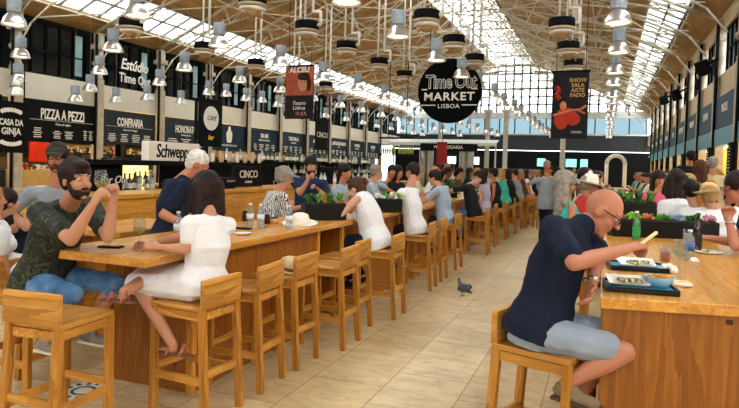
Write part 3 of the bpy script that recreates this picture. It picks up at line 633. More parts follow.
def cup_stack(loc, label, group=None, col='#d9b183', n=5):
    t = thing('cup_stack', label, 'cups', loc, 0, group)
    for k in range(1):
        bm = BM(); prof = []
        for j in range(n): prof += [(.028+.004*(j % 2), .04*j), (.036, .04*j+.035), (.038, .04*j+.04)]
        lathe(bm, [(0, 0)]+prof+[(0, .04*n)], seg=14); obj('cups', bm, mat('cup_'+col[1:], col, .5), t, True)
    return t
cs = cup_stack((-6.5, 10.2, 1.6), 'stack of tan paper cups on the kiosk roof', 'paper cup stacks on the kiosk roof')
cw = cup_stack((-6.6, 9.7, 1.6), 'stack of white cups on the kiosk roof', 'white cup stacks on the kiosk roof', '#e6e2d8', 4)
for j in range(14): dup(cs if j % 3 else cw, (-6.5-.1*(j % 2), 8.9+.13*j + (.04 if j % 2 else 0), 1.59), 0)
# kiosk middle gear: rear shelf of bottles behind the barman
t = thing('back_shelf', 'dark back bar shelf with rows of bottles behind the barman', 'shelf', (-7.6, 10.6, 0)); Ls = 9.
bm = BM()
for z in (.5, 1.02, 1.3, 1.62): box(bm, (0, Ls/2, z), (.4, Ls, .04))
box(bm, (-.22, Ls/2, .8), (.04, Ls, 1.6)); obj('boards', bm, BLACK, t)
pr2 = [bottle('%s glass bottle on the back bar shelf behind the barman' % nm, '%s bottles on the back bar' % nm, g, .27, loc=(-7.5, 10.7+.2*i, 1.32)) for i, (g, nm) in enumerate(((GG, 'green'), (GK, 'black'), (GC, 'clear')))]
for z, n in ((1.04, 55), (1.32, 55), (1.64, 50)):
    for j in range(n): dup(random.choice(pr2), (-7.55+random.uniform(-.06, .1), 10.75+.6*(z < 1.4 and 1 or 0)*.3+8.6*j/n, z), 0)
pr3 = bottle('bottle standing on the bar counter beyond the barman', 'bottles on the bar counter', GC, .25, loc=(-5.2, 9.3, 1.21))
for j in range(22): dup(pr3, (-5.25+random.uniform(-.12, .15), 9.5+.27*j, 1.21), 0)
# hanging racks beyond kiosk with greenish lights (350-410,135-160)
for i, (px, py) in enumerate(((388, 147), (406, 147))):
    p = gy(px, py, 20); t = thing('glass_rack', ['hanging rack of green lit glasses beyond the kiosk, left one', 'hanging rack of green lit glasses beyond the kiosk, right one'][i], 'rack', p)
    bm = BM(); box(bm, (0, 0, .32), (.6, .3, .05)); box(bm, (0, 0, -.28), (.6, .3, .04)); obj('boards', bm, BLACK, t)
    for j in range(7):
        bm = BM(); lathe(bm, [(0, 0), (.035, 0), (.04, .16), (.02, .22), (.012, .3), (0, .3)], c=(-.25+.083*j, 0, -.25), seg=10); obj('glass', bm, mat('lime_glass', '#a9b455', .15, var=.2), t, True)
    bm = BM(); tube(bm, [(0, 0, .35), (0, 0, 3)], .015); obj('hanger', bm, BLACK, t)
# ------------------------------------------------------------------ communal tables
TZ = 1.02
def table(label, x0, x1, y0, y1, group, base_in=(.04, .07, .58, .3), skew=0., frontbase=None):
    cx = (x0+x1)/2; t = thing('communal_table', label, 'table', (cx, y0, 0), 0, group); w = x1-x0; L = y1-y0
    bm = BM(); pts = [(-w/2, -skew/2), (w/2, skew/2), (w/2, L), (-w/2, L)]
    lo = [bm.verts.new((x, y, TZ-.055)) for x, y in pts]; hi = [bm.verts.new((x, y, TZ)) for x, y in pts]
    bm.faces.new(lo[::-1]); bm.faces.new(hi)
    for k in range(4): bm.faces.new((lo[k], lo[(k+1) % 4], hi[(k+1) % 4], hi[k]))
    obj('tabletop', bm, WY, t, bevel=.005)
    bl, br, bf, bb = base_in; z = TZ-.055
    x0b, x1b, y0b, y1b = -w/2+bl, w/2-br, bf, L-bb
    pts = [(x0b, y0b-skew/2*(1 if bf < .1 else 0)), (x1b, y0b+skew/2*(1 if bf < .1 else 0)), (x1b, y1b), (x0b, y1b)]
    bm = BM(); lo = [bm.verts.new((x, y, .0)) for x, y in pts]; hi = [bm.verts.new((x, y, z)) for x, y in pts]
    bm.faces.new(lo[::-1]); bm.faces.new(hi)
    for k in range(4): bm.faces.new((lo[k], lo[(k+1) % 4], hi[(k+1) % 4], hi[k]))
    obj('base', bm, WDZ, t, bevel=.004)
    for y in (y0b, y1b):
        if bf > .1 or y > 1: bm = BM(); box(bm, (x1b+.01, y, z/2), (.03, .045, z)); obj('edge_post', bm, WZ, t)
    return t
LT = []
ys = [2.83, 5.62, 8.1, 10.7, 13.3, 15.9, 18.5, 21.1, 23.7, 26.3, 28.9]
for i in range(len(ys)-1):
    lab = ['pine communal table at the left front with wine glass and phone', 'pine communal table holding the first black planter'][i] if i < 2 else '%s pine communal table from the camera in the left row' % ORD[i]
    LT.append(table(lab, -3.34, -2.53, ys[i], ys[i+1]-.01, 'left row of communal tables', (.03, .08, .56 if i == 0 else .25, .32)))
RT = table('pine communal table at the right front with food trays', 0., 1.0, 3.18, 6.4, 'right row of communal tables', (.01, .03, .02, .3), skew=.22)
for i in range(5): table('%s pine communal table from the camera in the right row' % ORD[i+1], -.05, .85, 8.3+3.6*i, 11.5+3.6*i, 'right row of communal tables', (.1, .1, .3, .3))
bm = BM(); box(bm, (0, 0, 0), (.034, .012, .024)); o = obj('cable_port', bm, mat('port_brown', '#4a2812', .6), RT); o.location = (.365-.5+.2, -.035+.075, .935)
for i, (y0) in enumerate((8.3, 11.5, 14.7, 17.9)):
    table('%s pine table from the camera in the row left of the kiosk' % ORD[i], -10.4, -9.5, y0, y0+3., 'tables in the row left of the kiosk', (.05, .05, .05, .2))
# ------------------------------------------------------------------ bar stools
def stool(loc, rz, label, group):
    """backrest on the local -x side, front towards +x"""
    t = thing('bar_stool', label, 'stool', loc, rz, group)
    bm = BM(); box(bm, (.0, 0, .705), (.40, .37, .032)); obj('seat', bm, SX, t, bevel=.006)
    bm = BM(); bar(bm, (-.205, -.188, .80), (-.212, .188, .80), .175, .034, up=(1, 0, 0)); obj('backrest', bm, SY, t, bevel=.005)
    for sx, sy in ((-1, -1), (-1, 1), (1, -1), (1, 1)):
        bm = BM()
        if sx < 0: bar(bm, (-.24, sy*.172, 0), (-.192, sy*.165, .715), .04, .046, up=(1, 0, 0))
        else: bar(bm, (.18, sy*.17, 0), (.18, sy*.165, .69), .04, .046, up=(1, 0, 0))
        obj('leg', bm, SZ, t, bevel=.004)
    for a, b in (((-.19, -.16, .66), (-.19, .16, .66)), ((.18, -.16, .66), (.18, .16, .66)), ((-.19, -.165, .66), (.18, -.165, .66)), ((-.19, .165, .66), (.18, .165, .66))):
        bm = BM(); bar(bm, a, b, .045, .022, up=(0, 0, 1)) if False else bar(bm, a, b, .022, .05, up=(0, 0, 1)); obj('apron', bm, SX, t)
    for a, b in (((-.216, -.16, .3), (-.216, .16, .3)), ((.18, -.16, .3), (.18, .16, .3)), ((-.2, -.168, .26), (.17, -.168, .26)), ((-.2, .168, .26), (.17, .168, .26))):
        bm = BM(); bar(bm, a, b, .024, .046, up=(0, 0, 1)); obj('stretcher', bm, SX if abs(a[0]-b[0]) > .1 else SY, t)
    return t
g1 = 'stools along the aisle side of the left tables'
st0 = stool((-2.44, 3.20, 0), PI-.06, 'pine bar stool carrying the woman in the white dress', g1)
aisle = [(3.76, .05), (4.31, -.03), (4.92, .0), (5.43, .0), (6.12, .0), (7.70, .05), (8.4, 0), (9.47, -.05), (11.37, .05), (12.6, 0), (13.95, 0), (15.4, .1), (16.8, 0), (18.2, .05), (19.8, 0), (21.3, 0), (22.9, 0), (24.5, .1)]
al = ['empty pine stool just behind the white dress woman', 'pine stool with a straw hat lying on its seat', 'empty pine stool right of the straw hat stool', 'empty pine stool just before the tank top woman', 'pine stool carrying the woman in the white tank top', 'pine stool carrying the man in the white t-shirt', 'pine stool behind the white t-shirt man', 'pine stool carrying the man in the pale blue shirt', 'pine stool carrying the man in the black t-shirt']
for i, (y, r) in enumerate(aisle):
    lab = al[i] if i < len(al) else 'pine bar stool on the aisle side, %s beyond the black t-shirt man' % ORD[i-len(al)]
    ax = [-2.43, -2.42, -2.30, -2.38, -2.25, -2.31, -2.34, -2.37, -2.24]
    dup(st0, (ax[i] if i < 9 else -2.3, y, 0), PI+r, lab, g1)
for i in range(12): dup(st0, (-3.75, 6.7+1.6*i, 0), random.uniform(-.1, .1), 'pine bar stool on the kiosk side of the left tables, %s from the camera' % ORD[i], 'stools on the kiosk side')
dup(st0, (-2.84, 2.53, 0), PI/2+.06, 'empty pine bar stool in the left foreground, backrest nearest', 'stools of the left foreground')
dup(st0, (-3.62, 2.93, 0), .1, 'pine bar stool under the bearded man in camouflage shirt', 'stools of the left foreground')
dup(st0, (-.25, 3.22, 0), -.32, 'pine bar stool under the bald man at the right table', 'stools of the right table')
for i in range(11): dup(st0, (-.32, 5.6+1.55*i, 0), random.uniform(-.1, .1), 'pine bar stool on the aisle side of the right tables, %s behind the bald man' % ORD[i], 'stools of the right table')
for i in range(9): dup(st0, (1.3, 4.9+1.6*i, 0), PI, 'pine bar stool on the wall side of the right tables, %s from the camera' % ORD[i], 'stools of the right table')
for i, (x, y) in enumerate(((-1.75, 17.2), (-1.55, 18.6), (-1.6, 20.2), (-1.2, 19.4))): dup(st0, (x, y, 0), 1.2+.4*i, 'pine bar stool standing loose in the aisle far back, %s from the camera' % ORD[i], 'loose stools far down the aisle')
# ------------------------------------------------------------------ things on the tables
GLS = glassm('drinking_glass', '#f4f8f8', .02, .96); WATER = glassm('water_plastic', '#dfeaf0', .05, .75); WINE = glassm('white_wine', '#ecd96a', .03, .6)
def on(px, py, z=TZ): return gz(px, py, z)
def wine_glass(loc, label, fill=.35, tilt=None, fillm=None):
    t = thing('wine_glass', label, 'glass', loc)
    if tilt: t.rotation_euler = tilt
    bm = BM(); lathe(bm, [(0, 0), (.034, .001), (.034, .004), (.006, .01), (.004, .09), (.012, .1), (.034, .125), (.040, .15), (.036, .19), (.030, .215), (.028, .215), (.034, .19), (.038, .15), (.032, .127), (0, .104)], seg=20); obj('bowl', bm, GLS, t, True)
    bm = BM(); lathe(bm, [(0, .106), (.030, .127), (.037, .15), (0, .151)], seg=18); obj('wine', bm, fillm or WINE, t, True)
    return t
wine_glass(on(139, 251), 'glass of white wine on the table before the woman in white')
def water_bottle(loc, label, cap_='#e9e9e9', lab='#dfe6ea'):
    t = thing('water_bottle', label, 'bottle', loc)
    bm = BM(); lathe(bm, [(0, 0), (.03, 0), (.033, .01), (.033, .05), (.031, .055), (.033, .06), (.033, .13), (.03, .16), (.014, .185), (.013, .2), (0, .2)], seg=18); obj('body', bm, WATER, t, True)
    bm = BM(); lathe(bm, [(0, .198), (.015, .198), (.015, .214), (0, .214)], seg=14); obj('cap', bm, mat('cap'+cap_[1:], cap_, .4), t, True)
    bm = BM(); lathe(bm, [(.0338, .07), (.0338, .12)], seg=18); obj('paper_label', bm, mat('lab'+lab[1:], lab, .5), t, True)
water_bottle(on(178, 240), 'clear water bottle on the table in front of the white-haired man')
water_bottle(on(250, 226.5), 'clear water bottle left of its twin, near the zebra shirt man'); water_bottle(on(260.5, 227.5), 'clear water bottle right of its twin, near the zebra shirt man')
water_bottle(on(289, 229), 'clear water bottle in front of the white hat')
def phone(loc, label, rz=0, s=1):
    t = thing('phone', label, 'phone', loc, rz); bm = BM(); box(bm, (0, 0, .006), (.15*s, .075*s, .011)); obj('case', bm, BLACK, t, bevel=.004)
    bm = BM(); box(bm, (0, 0, .0125), (.138*s, .066*s, .001)); obj('screen', bm, mat('phone_screen', '#20252c', .08), t)
phone(on(111, 247.5), 'black phone lying on the table before the bearded man', .3)
phone(on(243, 229), 'black phone beside the two water bottles', .2); phone(on(158, 249.5), 'dark phone at the hand of the woman in white', -.3, .8)
def disc_plate(loc, label, r=.07, col='#e8e4da', food=None):
    t = thing('plate', label, 'plate', loc); bm = BM(); lathe(bm, [(0, 0), (r*.6, 0), (r, .012), (r*.98, .016), (r*.6, .006), (0, .006)], seg=24); obj('dish', bm, mat('plate'+col[1:], col, .3), t, True)
    if food:
        bm = BM()
        for k in range(9): a = random.uniform(0, 6.3); q = random.uniform(0, r*.5); ell(bm, (q*math.cos(a), q*math.sin(a), .016), ((.018, 0, 0), (0, .014, 0), (0, 0, .012)), 8, 5)
        o = obj('food', bm, food, t, True); o['kind'] = 'stuff'
    return t
disc_plate(on(243, 234.5), 'small white saucer at the table edge behind the woman in white')
FOOD = ramp_mat('mixed_food', 'noise', [(.3, '#6b2430'), (.42, '#4d7a2c'), (.5, '#d9c79a'), (.6, '#8a4a2a'), (.7, '#c98a2c')], .5, noise=35, const=True)
def jar(loc, label, col, h=.09, r=.028):
    t = thing('condiment_jar', label, 'jar', loc); bm = BM(); lathe(bm, [(0, 0), (r, 0), (r, h*.75), (r*.7, h*.85), (0, h*.85)], seg=16); obj('body', bm, mat('jar'+col[1:], col, .2), t, True)
    bm = BM(); lathe(bm, [(0, h*.84), (r*.8, h*.84), (r*.8, h), (0, h)], seg=14); obj('lid', bm, BLACK, t, True)
jar(on(267, 224), 'dark red sauce jar right of the two water bottles', '#3c1712'); jar(on(274, 223.5), 'small tan box-like cup near the zebra shirt man', '#c79a66', .06, .045); jar(on(245, 221), 'dark glass jar behind the left water bottle', '#39322a', .1, .03)
# hats
def hat(loc, label, col, band, rz=0, tilt=(0, 0), s=1., name='straw_hat'):
    t = thing(name, label, 'hat', loc, rz); t.rotation_euler = (tilt[0], tilt[1], rz); t.scale = (s, s, s)
    bm = BM(); lathe(bm, [(.1, .012), (.15, .004), (.185, .018), (.187, .022), (.15, .01), (.1, .02)], seg=28); obj('brim', bm, col, t, True)
    bm = BM(); lathe(bm, [(.102, .008), (.1, .05), (.085, .1), (.05, .118), (.02, .108), (0, .105)], seg=24); obj('crown', bm, col, t, True)
    bm = BM(); lathe(bm, [(.104, .014), (.103, .045)], seg=24); obj('hat_band', bm, band, t, True)
    return t
STRAW = ramp_mat('straw', 'wave', [(.2, '#c9ab76'), (.8, '#e0c898')], .8, noise=60, distort=1); STRAWW = ramp_mat('pale_straw', 'wave', [(.2, '#e3dbc8'), (.8, '#f2ecdd')], .8, noise=60, distort=1)
hat(on(300, 224.5), 'white sun hat lying on the table before the planter', STRAWW, STRAWW, .3, (.12, 0), .95)
hat(Vector((-2.40, 4.38, .722)), 'tan straw hat lying on the seat of a bar stool', STRAW, mat('hat_band_brown', '#7a6248', .7), 0, (0, .15), 1.)
# planters
LEAF = [mat('leaf_green', '#4f8a2e', .5, var=.3, scale=20), mat('leaf_lime', '#7cb03c', .5, var=.3, scale=20), mat('leaf_dark', '#2f5a26', .5, var=.3, scale=20)]
def planter(loc, rz, L, label, style='grass', h=.17, w=.2):
    t = thing('planter_box', label, 'planter', loc, rz, 'black planter boxes on the tables')
    bm = BM(); box(bm, (0, 0, h/2), (L, w, h)); obj('box', bm, mat('planter_black', '#141416', .45), t, bevel=.008)
    bm = BM(); box(bm, (0, 0, h), (L*.96, w*.88, .01)); obj('soil', bm, mat('soil', '#2a1d14', .9), t)
    rnd = random.Random(int(L*100)+int(loc[0]*37))
    def tuft(cx, cy, m, n=16, ln=.14, wd=.012):
        bm = BM()
        for k in range(n):
            a = rnd.uniform(0, 6.28); le = ln*rnd.uniform(.6, 1.1); sp = rnd.uniform(.2, .9)
            d = Vector((math.cos(a), math.sin(a), 0)); s_ = Vector((-d.y, d.x, 0))*wd; p = Vector((cx, cy, h)); 
            pts = [p, p+d*le*sp*.4+Vector((0, 0, le*.6)), p+d*le*sp+Vector((0, 0, le*(.9-sp*.4)))]
            v = [bm.verts.new(q) for q in (pts[0]-s_*.4, pts[0]+s_*.4, pts[1]+s_, pts[1]-s_, pts[2])]
            bm.faces.new((v[0], v[1], v[2], v[3])); bm.faces.new((v[3], v[2], v[4]))
        obj('plant', bm, m, t)
    def blob(cx, cy, m, r=.05, n=14):
        bm = BM()
        for k in range(n):
            a, e = rnd.uniform(0, 6.28), rnd.uniform(.1, 1.5); d = Vector((math.cos(a)*math.cos(e), math.sin(a)*math.cos(e), math.sin(e)))
            u = d.orthogonal().normalized()*r*.45; ell(bm, Vector((cx, cy, h))+d*r*rnd.uniform(.6, 1.1), (u, d.cross(u)*.6, d*r*.35), 6, 4)
        obj('plant', bm, m, t)
    n = max(4, int(L/.13))
    fl = [mat('flower_red', '#a8321f', .5), mat('flower_orange', '#c96a35', .5), mat('flower_pink', '#c47a8c', .5), mat('flower_blue', '#7f97b5', .5), mat('flower_pale', '#dcd9cc', .6)]
    for k in range(n):
        x = -L/2+L*(k+.5)/n
        if style == 'grass': tuft(x, 0, LEAF[k % 2], 22, .17); blob(x+.03, .03, [LEAF[2], fl[1]][k % 4 == 3], .04)
        elif style == 'succulent': blob(x, rnd.uniform(-.03, .03), [fl[0], LEAF[1], fl[1], LEAF[0], fl[3], LEAF[2], fl[2]][k % 7], .055, 18); blob(x+.05, .03, LEAF[k % 3], .045)
        elif style == 'white': blob(x, 0, [fl[4], LEAF[0], fl[4], LEAF[1]][k % 4], .07); tuft(x, 0, LEAF[k % 2], 8, .12)
        else: tuft(x, 0, LEAF[k % 3], 14, .22, .018); blob(x, 0, LEAF[2], .06)
    return t
planter(Vector((-2.79, 5.80, TZ)), .72, .46, 'black planter box of spiky green plants beside the white hat', 'grass')
planter(Vector((-2.60, 7.3, TZ)), .72, .34, 'black planter box of white and green plants behind the tank top woman', 'white')
planter(Vector((-2.95, 11.6, TZ)), .8, .5, 'black planter box of leaves before the black t-shirt man', 'leaf')
planter(Vector((.52, 6.28, TZ)), .28, .95, 'long black planter of red and green succulents on the right table', 'succulent', .16, .2)
planter(Vector((.36, 8.6, TZ)), .3, .55, 'black planter of tall leaves behind the succulent planter', 'leaf', .2)
planter(Vector((.3, 10.2, TZ)), .3, .6, 'black planter of dark leaves, third along the right tables', 'leaf', .2)
planter(Vector((-9.9, 9., TZ)), 1.2, .7, 'black planter with small leaves on the far left table', 'leaf', .16)
# right table: trays and food
TRAYB = mat('tray_black', '#1b2024', .4); LINER = mat('tray_liner_blue', '#3f93b5', .5); PAPER = mat('paper_white', '#efebe2', .7, bump=.3)
def tray(corner, rz, w, d, label):
    t = thing('food_tray', label, 'tray', corner, rz)
    bm = BM(); box(bm, (w/2, d/2, .008), (w, d, .012))
    for x, y, a, b in ((w/2, .006, w, .012), (w/2, d-.006, w, .012), (.006, d/2, .012, d), (w-.006, d/2, .012, d)): box(bm, (x, y, .018), (a, b, .022))
    obj('tray_body', bm, TRAYB, t, bevel=.003)
    bm = BM(); box(bm, (w/2, d/2, .016), (w*.93, d*.9, .003)); obj('liner', bm, LINER, t)
    return t
T1 = tray(on(607, 291.5), .1, .335, .25, 'black tray with blue liner at the table corner, nearest')
T2 = tray(on(611, 270), .12, .33, .26, 'black tray with blue liner under the bald man hands')
def paper_boat(loc, rz, label, s=1):
    t = thing('paper_boat', label, 'food', loc, rz); t.scale = (s, s, s)
    bm = BM(); a = [(-.09, -.05), (.09, -.05), (.09, .05), (-.09, .05)]; b = [(-.12, -.075), (.11, -.07), (.12, .08), (-.13, .09)]
    lo = [bm.verts.new((x, y, .004)) for x, y in a]; hi = [bm.verts.new((x, y, .016+.03*(k >= 2))) for k, (x, y) in enumerate(b)]
    bm.faces.new(lo)
    for k in range(4): bm.faces.new((lo[k], lo[(k+1) % 4], hi[(k+1) % 4], hi[k]))
    o = obj('paper', bm, PAPER, t); m = o.modifiers.new('s', 'SOLIDIFY'); m.thickness = .003
    bm = BM()
    for k in range(14): ell(bm, (random.uniform(-.05, .07), random.uniform(-.035, .035), .026), ((.022, 0, 0), (0, .015, .004), (0, 0, .013)), 8, 5)
    o = obj('food', bm, FOOD, t, True); o['kind'] = 'stuff'
p = T1.location
paper_boat(p+Vector((.105, .14, .02)), .1, 'white paper boat with salad on the nearest tray', .85)
paper_boat(T2.location+Vector((.15, .12, .02)), .2, 'white paper boat of food on the second tray', .9)
t = thing('blue_bowl', 'light blue bowl of fried food on the nearest tray', 'bowl', p+Vector((.245, .17, .018)))
bm = BM(); lathe(bm, [(0, 0), (.045, 0), (.068, .03), (.075, .055), (.072, .056), (.062, .03), (.03, .01), (0, .01)], seg=24); obj('bowl', bm, mat('bowl_blue', '#8fb6c8', .35), t, True)
bm = BM()
for k in range(12): ell(bm, (random.uniform(-.045, .045), random.uniform(-.045, .045), .05), ((.022, 0, 0), (0, .014, .005), (0, 0, .014)), 8, 5)
obj('food', bm, mat('fried_food', '#c08a3a', .6, var=.4, scale=40), t, True)['kind'] = 'stuff'
t = thing('square_dish', 'small white square dish right of the blue bowl', 'dish', on(681, 286), .1)
bm = BM(); box(bm, (0, 0, .012), (.1, .08, .02)); obj('dish', bm, mat('dish_white', '#ece6d8', .4), t, bevel=.008); bm = BM(); box(bm, (0, 0, .024), (.08, .06, .006)); obj('sauce', bm, mat('sauce_cream', '#e4cf9c', .5), t, bevel=.002)
wine_glass(on(679, 277), 'empty wine glass on the right table behind the blue bowl', fillm=GLS)
def tumbler(loc, label, col, h=.1, r=.038):
    t = thing('tumbler', label, 'glass', loc); bm = BM(); lathe(bm, [(0, 0), (r*.85, 0), (r, h), (r*.93, h), (r*.8, .008), (0, .008)], seg=20); obj('cup', bm, GLS, t, True)
    bm = BM(); lathe(bm, [(0, .009), (r*.79, .009), (r*.88, h*.7), (0, h*.7)], seg=18); obj('drink', bm, glassm('drink'+col[1:], col, .05, .4), t, True)
tumbler(on(665, 262), 'tumbler of pink drink on the right table', '#e3a08c'); tumbler(on(687, 243), 'clear tumbler behind the water bottle on the right table', '#dfe6e8', .12)
tumbler(on(652, 236), 'clear tumbler near the green bottle, before the planter', '#dfe6e8', .11)
water_bottle(on(689, 260), 'water bottle with blue label on the right table', '#e9e9e9', '#4b74b0')
bb = bottle('tall dark beer bottle on the right table', None, GB, .3, .033, mat('foil_dark', '#3a352c', .4), mat('beer_label', '#2f2a20', .5), on(697, 251))
bottle('green glass bottle behind the bald man face', None, mat('bright_green_glass', '#2f8a4a', .08, spec=.9), .26, .033, SIGNW, mat('green_label', '#3aa35c', .5), on(636, 240))
t = disc_plate(on(708, 253), 'white plate of salad before the man with glasses', .11, '#eeeae2', FOOD)
def napkin(loc, label, s=.05):
    bm = BM(); bmesh.ops.create_icosphere(bm, subdivisions=3, radius=s)
    for v in bm.verts: v.co = v.co*(1+random.uniform(-.25, .2)); v.co.z = max(v.co.z*.6+s*.4, 0)
    o = obj('napkin', bm, PAPER, loc=loc); tag(o, label, 'napkin')
napkin(on(668, 272), 'crumpled white napkin behind the blue bowl'); napkin(on(694, 262)+Vector((0, .0, 0)), 'crumpled white napkin near the salad plate', .03)
t = thing('black_pen', 'dark fork lying beside the salad plate', 'fork', on(704, 240), 1.); bm = BM(); bar(bm, (-.09, 0, .01), (.09, 0, .01), .008, .004); obj('handle', bm, BLACK, t); bm = BM(); bar(bm, (.09, 0, .01), (.13, 0, .012), .02, .003); obj('tines', bm, BLACK, t); t.name = 'fork'
disc_plate(Vector((-9.9, 8.42, TZ)), 'white dish on the far left pine table', .2)
# small clutter farther down the left tables
for i in range(16):
    y = 8.2+1.25*i; tumbler(Vector((-2.95+random.uniform(-.25, .25), y, TZ)), 'drinking glass on the left tables, %s beyond the second planter' % ORD[i], ['#d9b45a', '#dfe6e8', '#a8562c'][i % 3])
    disc_plate(Vector((-2.95+random.uniform(-.2, .2), y+.45, TZ)), 'plate of food on the left tables, %s beyond the second planter' % ORD[i], .11, '#e8e4da', FOOD)
for i in range(10):
    tumbler(Vector((.4+random.uniform(-.3, .3), 9.2+3.6*(i//2)+1.2*(i % 2), TZ)), 'drinking glass on the right tables, %s beyond the succulents' % ORD[i], '#d9b45a')
# ------------------------------------------------------------------ floor drain, pigeon
t = thing('floor_emblem', 'round blue and white inlaid emblem in the floor by the left table', 'floor marker', (-3.3, 3.12, 0))
bm = BM(); lathe(bm, [(0, .0005), (.17, .0005), (.17, .003), (0, .003)], seg=32); obj('disc', bm, mat('emblem_pale', '#d8d0bb', .5), t)
bm = BM()
for k in range(12): a = k*PI/6; box(bm, (.13*math.cos(a), .13*math.sin(a), .0035), (.045, .03, .002), a)
lathe(bm, [(.06, .003), (.08, .0045), (.085, .003)], seg=24, ends=False); obj('pattern', bm, mat('emblem_teal', '#2c4a4c', .5), t)
def remesh(bm, voxel, smooth=2, disp=0, dsize=.1):
    bmesh.ops.recalc_face_normals(bm, faces=bm.faces) if False else None
    me = bpy.data.meshes.new('r'); bm.to_mesh(me); bm.free()
    o = bpy.data.objects.new('r', me); C.objects.link(o)
    m = o.modifiers.new('r', 'REMESH'); m.mode = 'VOXEL'; m.voxel_size = voxel; m.use_smooth_shade = True
    if smooth: s = o.modifiers.new('s', 'SMOOTH'); s.factor = .5; s.iterations = smooth
    if disp:
        tx = bpy.data.textures.get('wr%g' % dsize) or bpy.data.textures.new('wr%g' % dsize, 'CLOUDS'); tx.noise_scale = dsize; tx.noise_depth = 2
        d = o.modifiers.new('d', 'DISPLACE'); d.texture = tx; d.strength = disp; d.mid_level = .5; d.texture_coords = 'LOCAL'
    dg = bpy.context.evaluated_depsgraph_get(); me2 = bpy.data.meshes.new_from_object(o.evaluated_get(dg))
    bpy.data.objects.remove(o); bpy.data.meshes.remove(me)
    for p in me2.polygons: p.use_smooth = True
    return me2
t = thing('pigeon', 'grey pigeon walking on the floor in the aisle', 'pigeon', gz(463, 296.5), math.radians(150)); t.scale = (.72, .8, .95)
bm = BM(); ell(bm, (0, 0, .115), ((0, .055, 0), (.02, 0, .06), (.12, 0, -.02))); cap(bm, (.07, 0, .14), .04, (.1, 0, .2), .024); ell(bm, (.108, 0, .215), ((.03, 0, 0), (0, .022, 0), (0, 0, .024))); cap(bm, (.13, 0, .213), .008, (.15, 0, .206), .003); cap(bm, (-.08, 0, .1), .04, (-.2, 0, .075), .014, flat=.5)
obj('body', remesh(bm, .005, 3), ramp_mat('pigeon_grey', 'noise', [(.35, '#2c3038'), (.5, '#5b616c'), (.65, '#7d838d')], .6, noise=18), t)
for s in (1, -1):
    bm = BM(); ell(bm, (-.03, s*.05, .12), ((0, .014, 0), (.02, 0, .042), (.12, 0, -.03))); obj('wing', bm, mat('pigeon_wing', '#4c5058', .6, var=.4, scale=30), t, True)
    bm = BM(); cap(bm, (.0, s*.025, .075), .008, (.01, s*.028, .012), .004)
    for a in (-.5, 0, .5): cap(bm, (.01, s*.028, .006), .004, (.01+.035*math.cos(a), s*.028+.035*math.sin(a), .004), .003)
    cap(bm, (.01, s*.028, .006), .004, (-.015, s*.028, .004), .003); obj('leg', bm, mat('pigeon_leg', '#b0585a', .6), t, True)
# ------------------------------------------------------------------ people
SK = {k: mat('skin_'+k, c, .5, var=.05, scale=6) for k, c in dict(fair='#c08a6c', tan='#b0724e', red='#b87a5e', brown='#7a4a30', pale='#d3a085').items()}
HR = {k: mat('hair_'+k, c, .55, var=.35, scale=30) for k, c in dict(black='#17110e', brown='#23150f', auburn='#4a2a1a', blond='#a8824e', grey='#8d8478', white='#d9d6cf').items()}
EYE = mat('eye_white', '#e8e4dc', .3, var=.02); IRIS = mat('iris', '#2b1d14', .3); LIPC = mat('lips', '#a8584c', .5)
def ik(a, b, l1, l2, hint):
    d = b-a; L = d.length; s = max(1, L/(l1+l2)*1.001); l1 *= s; l2 *= s
    k = (l1*l1-l2*l2+L*L)/(2*L); hgt = math.sqrt(max(l1*l1-k*k, 0)); n = d/L
    h = Vector(hint)-n*Vector(hint).dot(n)
    if h.length < 1e-4: h = n.orthogonal()
    return a+n*k+h.normalized()*hgt
def hand(bm, w, d, n, s=1., curl=.5, side=1):
    """w wrist, d pointing dir, n palm normal (fingers curl toward n)"""
    d = d.normalized(); n = (n-d*n.dot(d)).normalized(); x = d.cross(n)*side
    cap(bm, w, .024*s, w+d*.035*s, .03*s, flat=.7, ref=x); pc = w+d*.05*s; cap(bm, w+d*.02*s, .034*s, w+d*.085*s, .038*s, flat=.42, ref=x)
    for i, (o, ln) in enumerate(((-.028, .066), (-.009, .078), (.010, .074), (.028, .06))):
        p = w+d*.085*s+x*o*s; f = .0093*s
        a1 = curl*.9; d1 = d*math.cos(a1)+n*math.sin(a1); q = p+d1*ln*.5*s; a2 = curl*2.2; d2 = d*math.cos(a2)+n*math.sin(a2); r = q+d2*ln*.5*s
        cap(bm, p-d*.02*s, f*1.1, p, f, 8); cap(bm, p, f, q, f*.95, 8); cap(bm, q, f*.95, r, f*.8, 8)
    p = w+d*.03*s-x*.03*s; q = p-x*.028*s+d*.03*s+n*.012*s; r = q+d*.032*s+n*.014*s+x*.005*s
    cap(bm, p+x*.01*s, .014*s, q, .011*s, 8); cap(bm, q, .011*s, r, .009*s, 8)
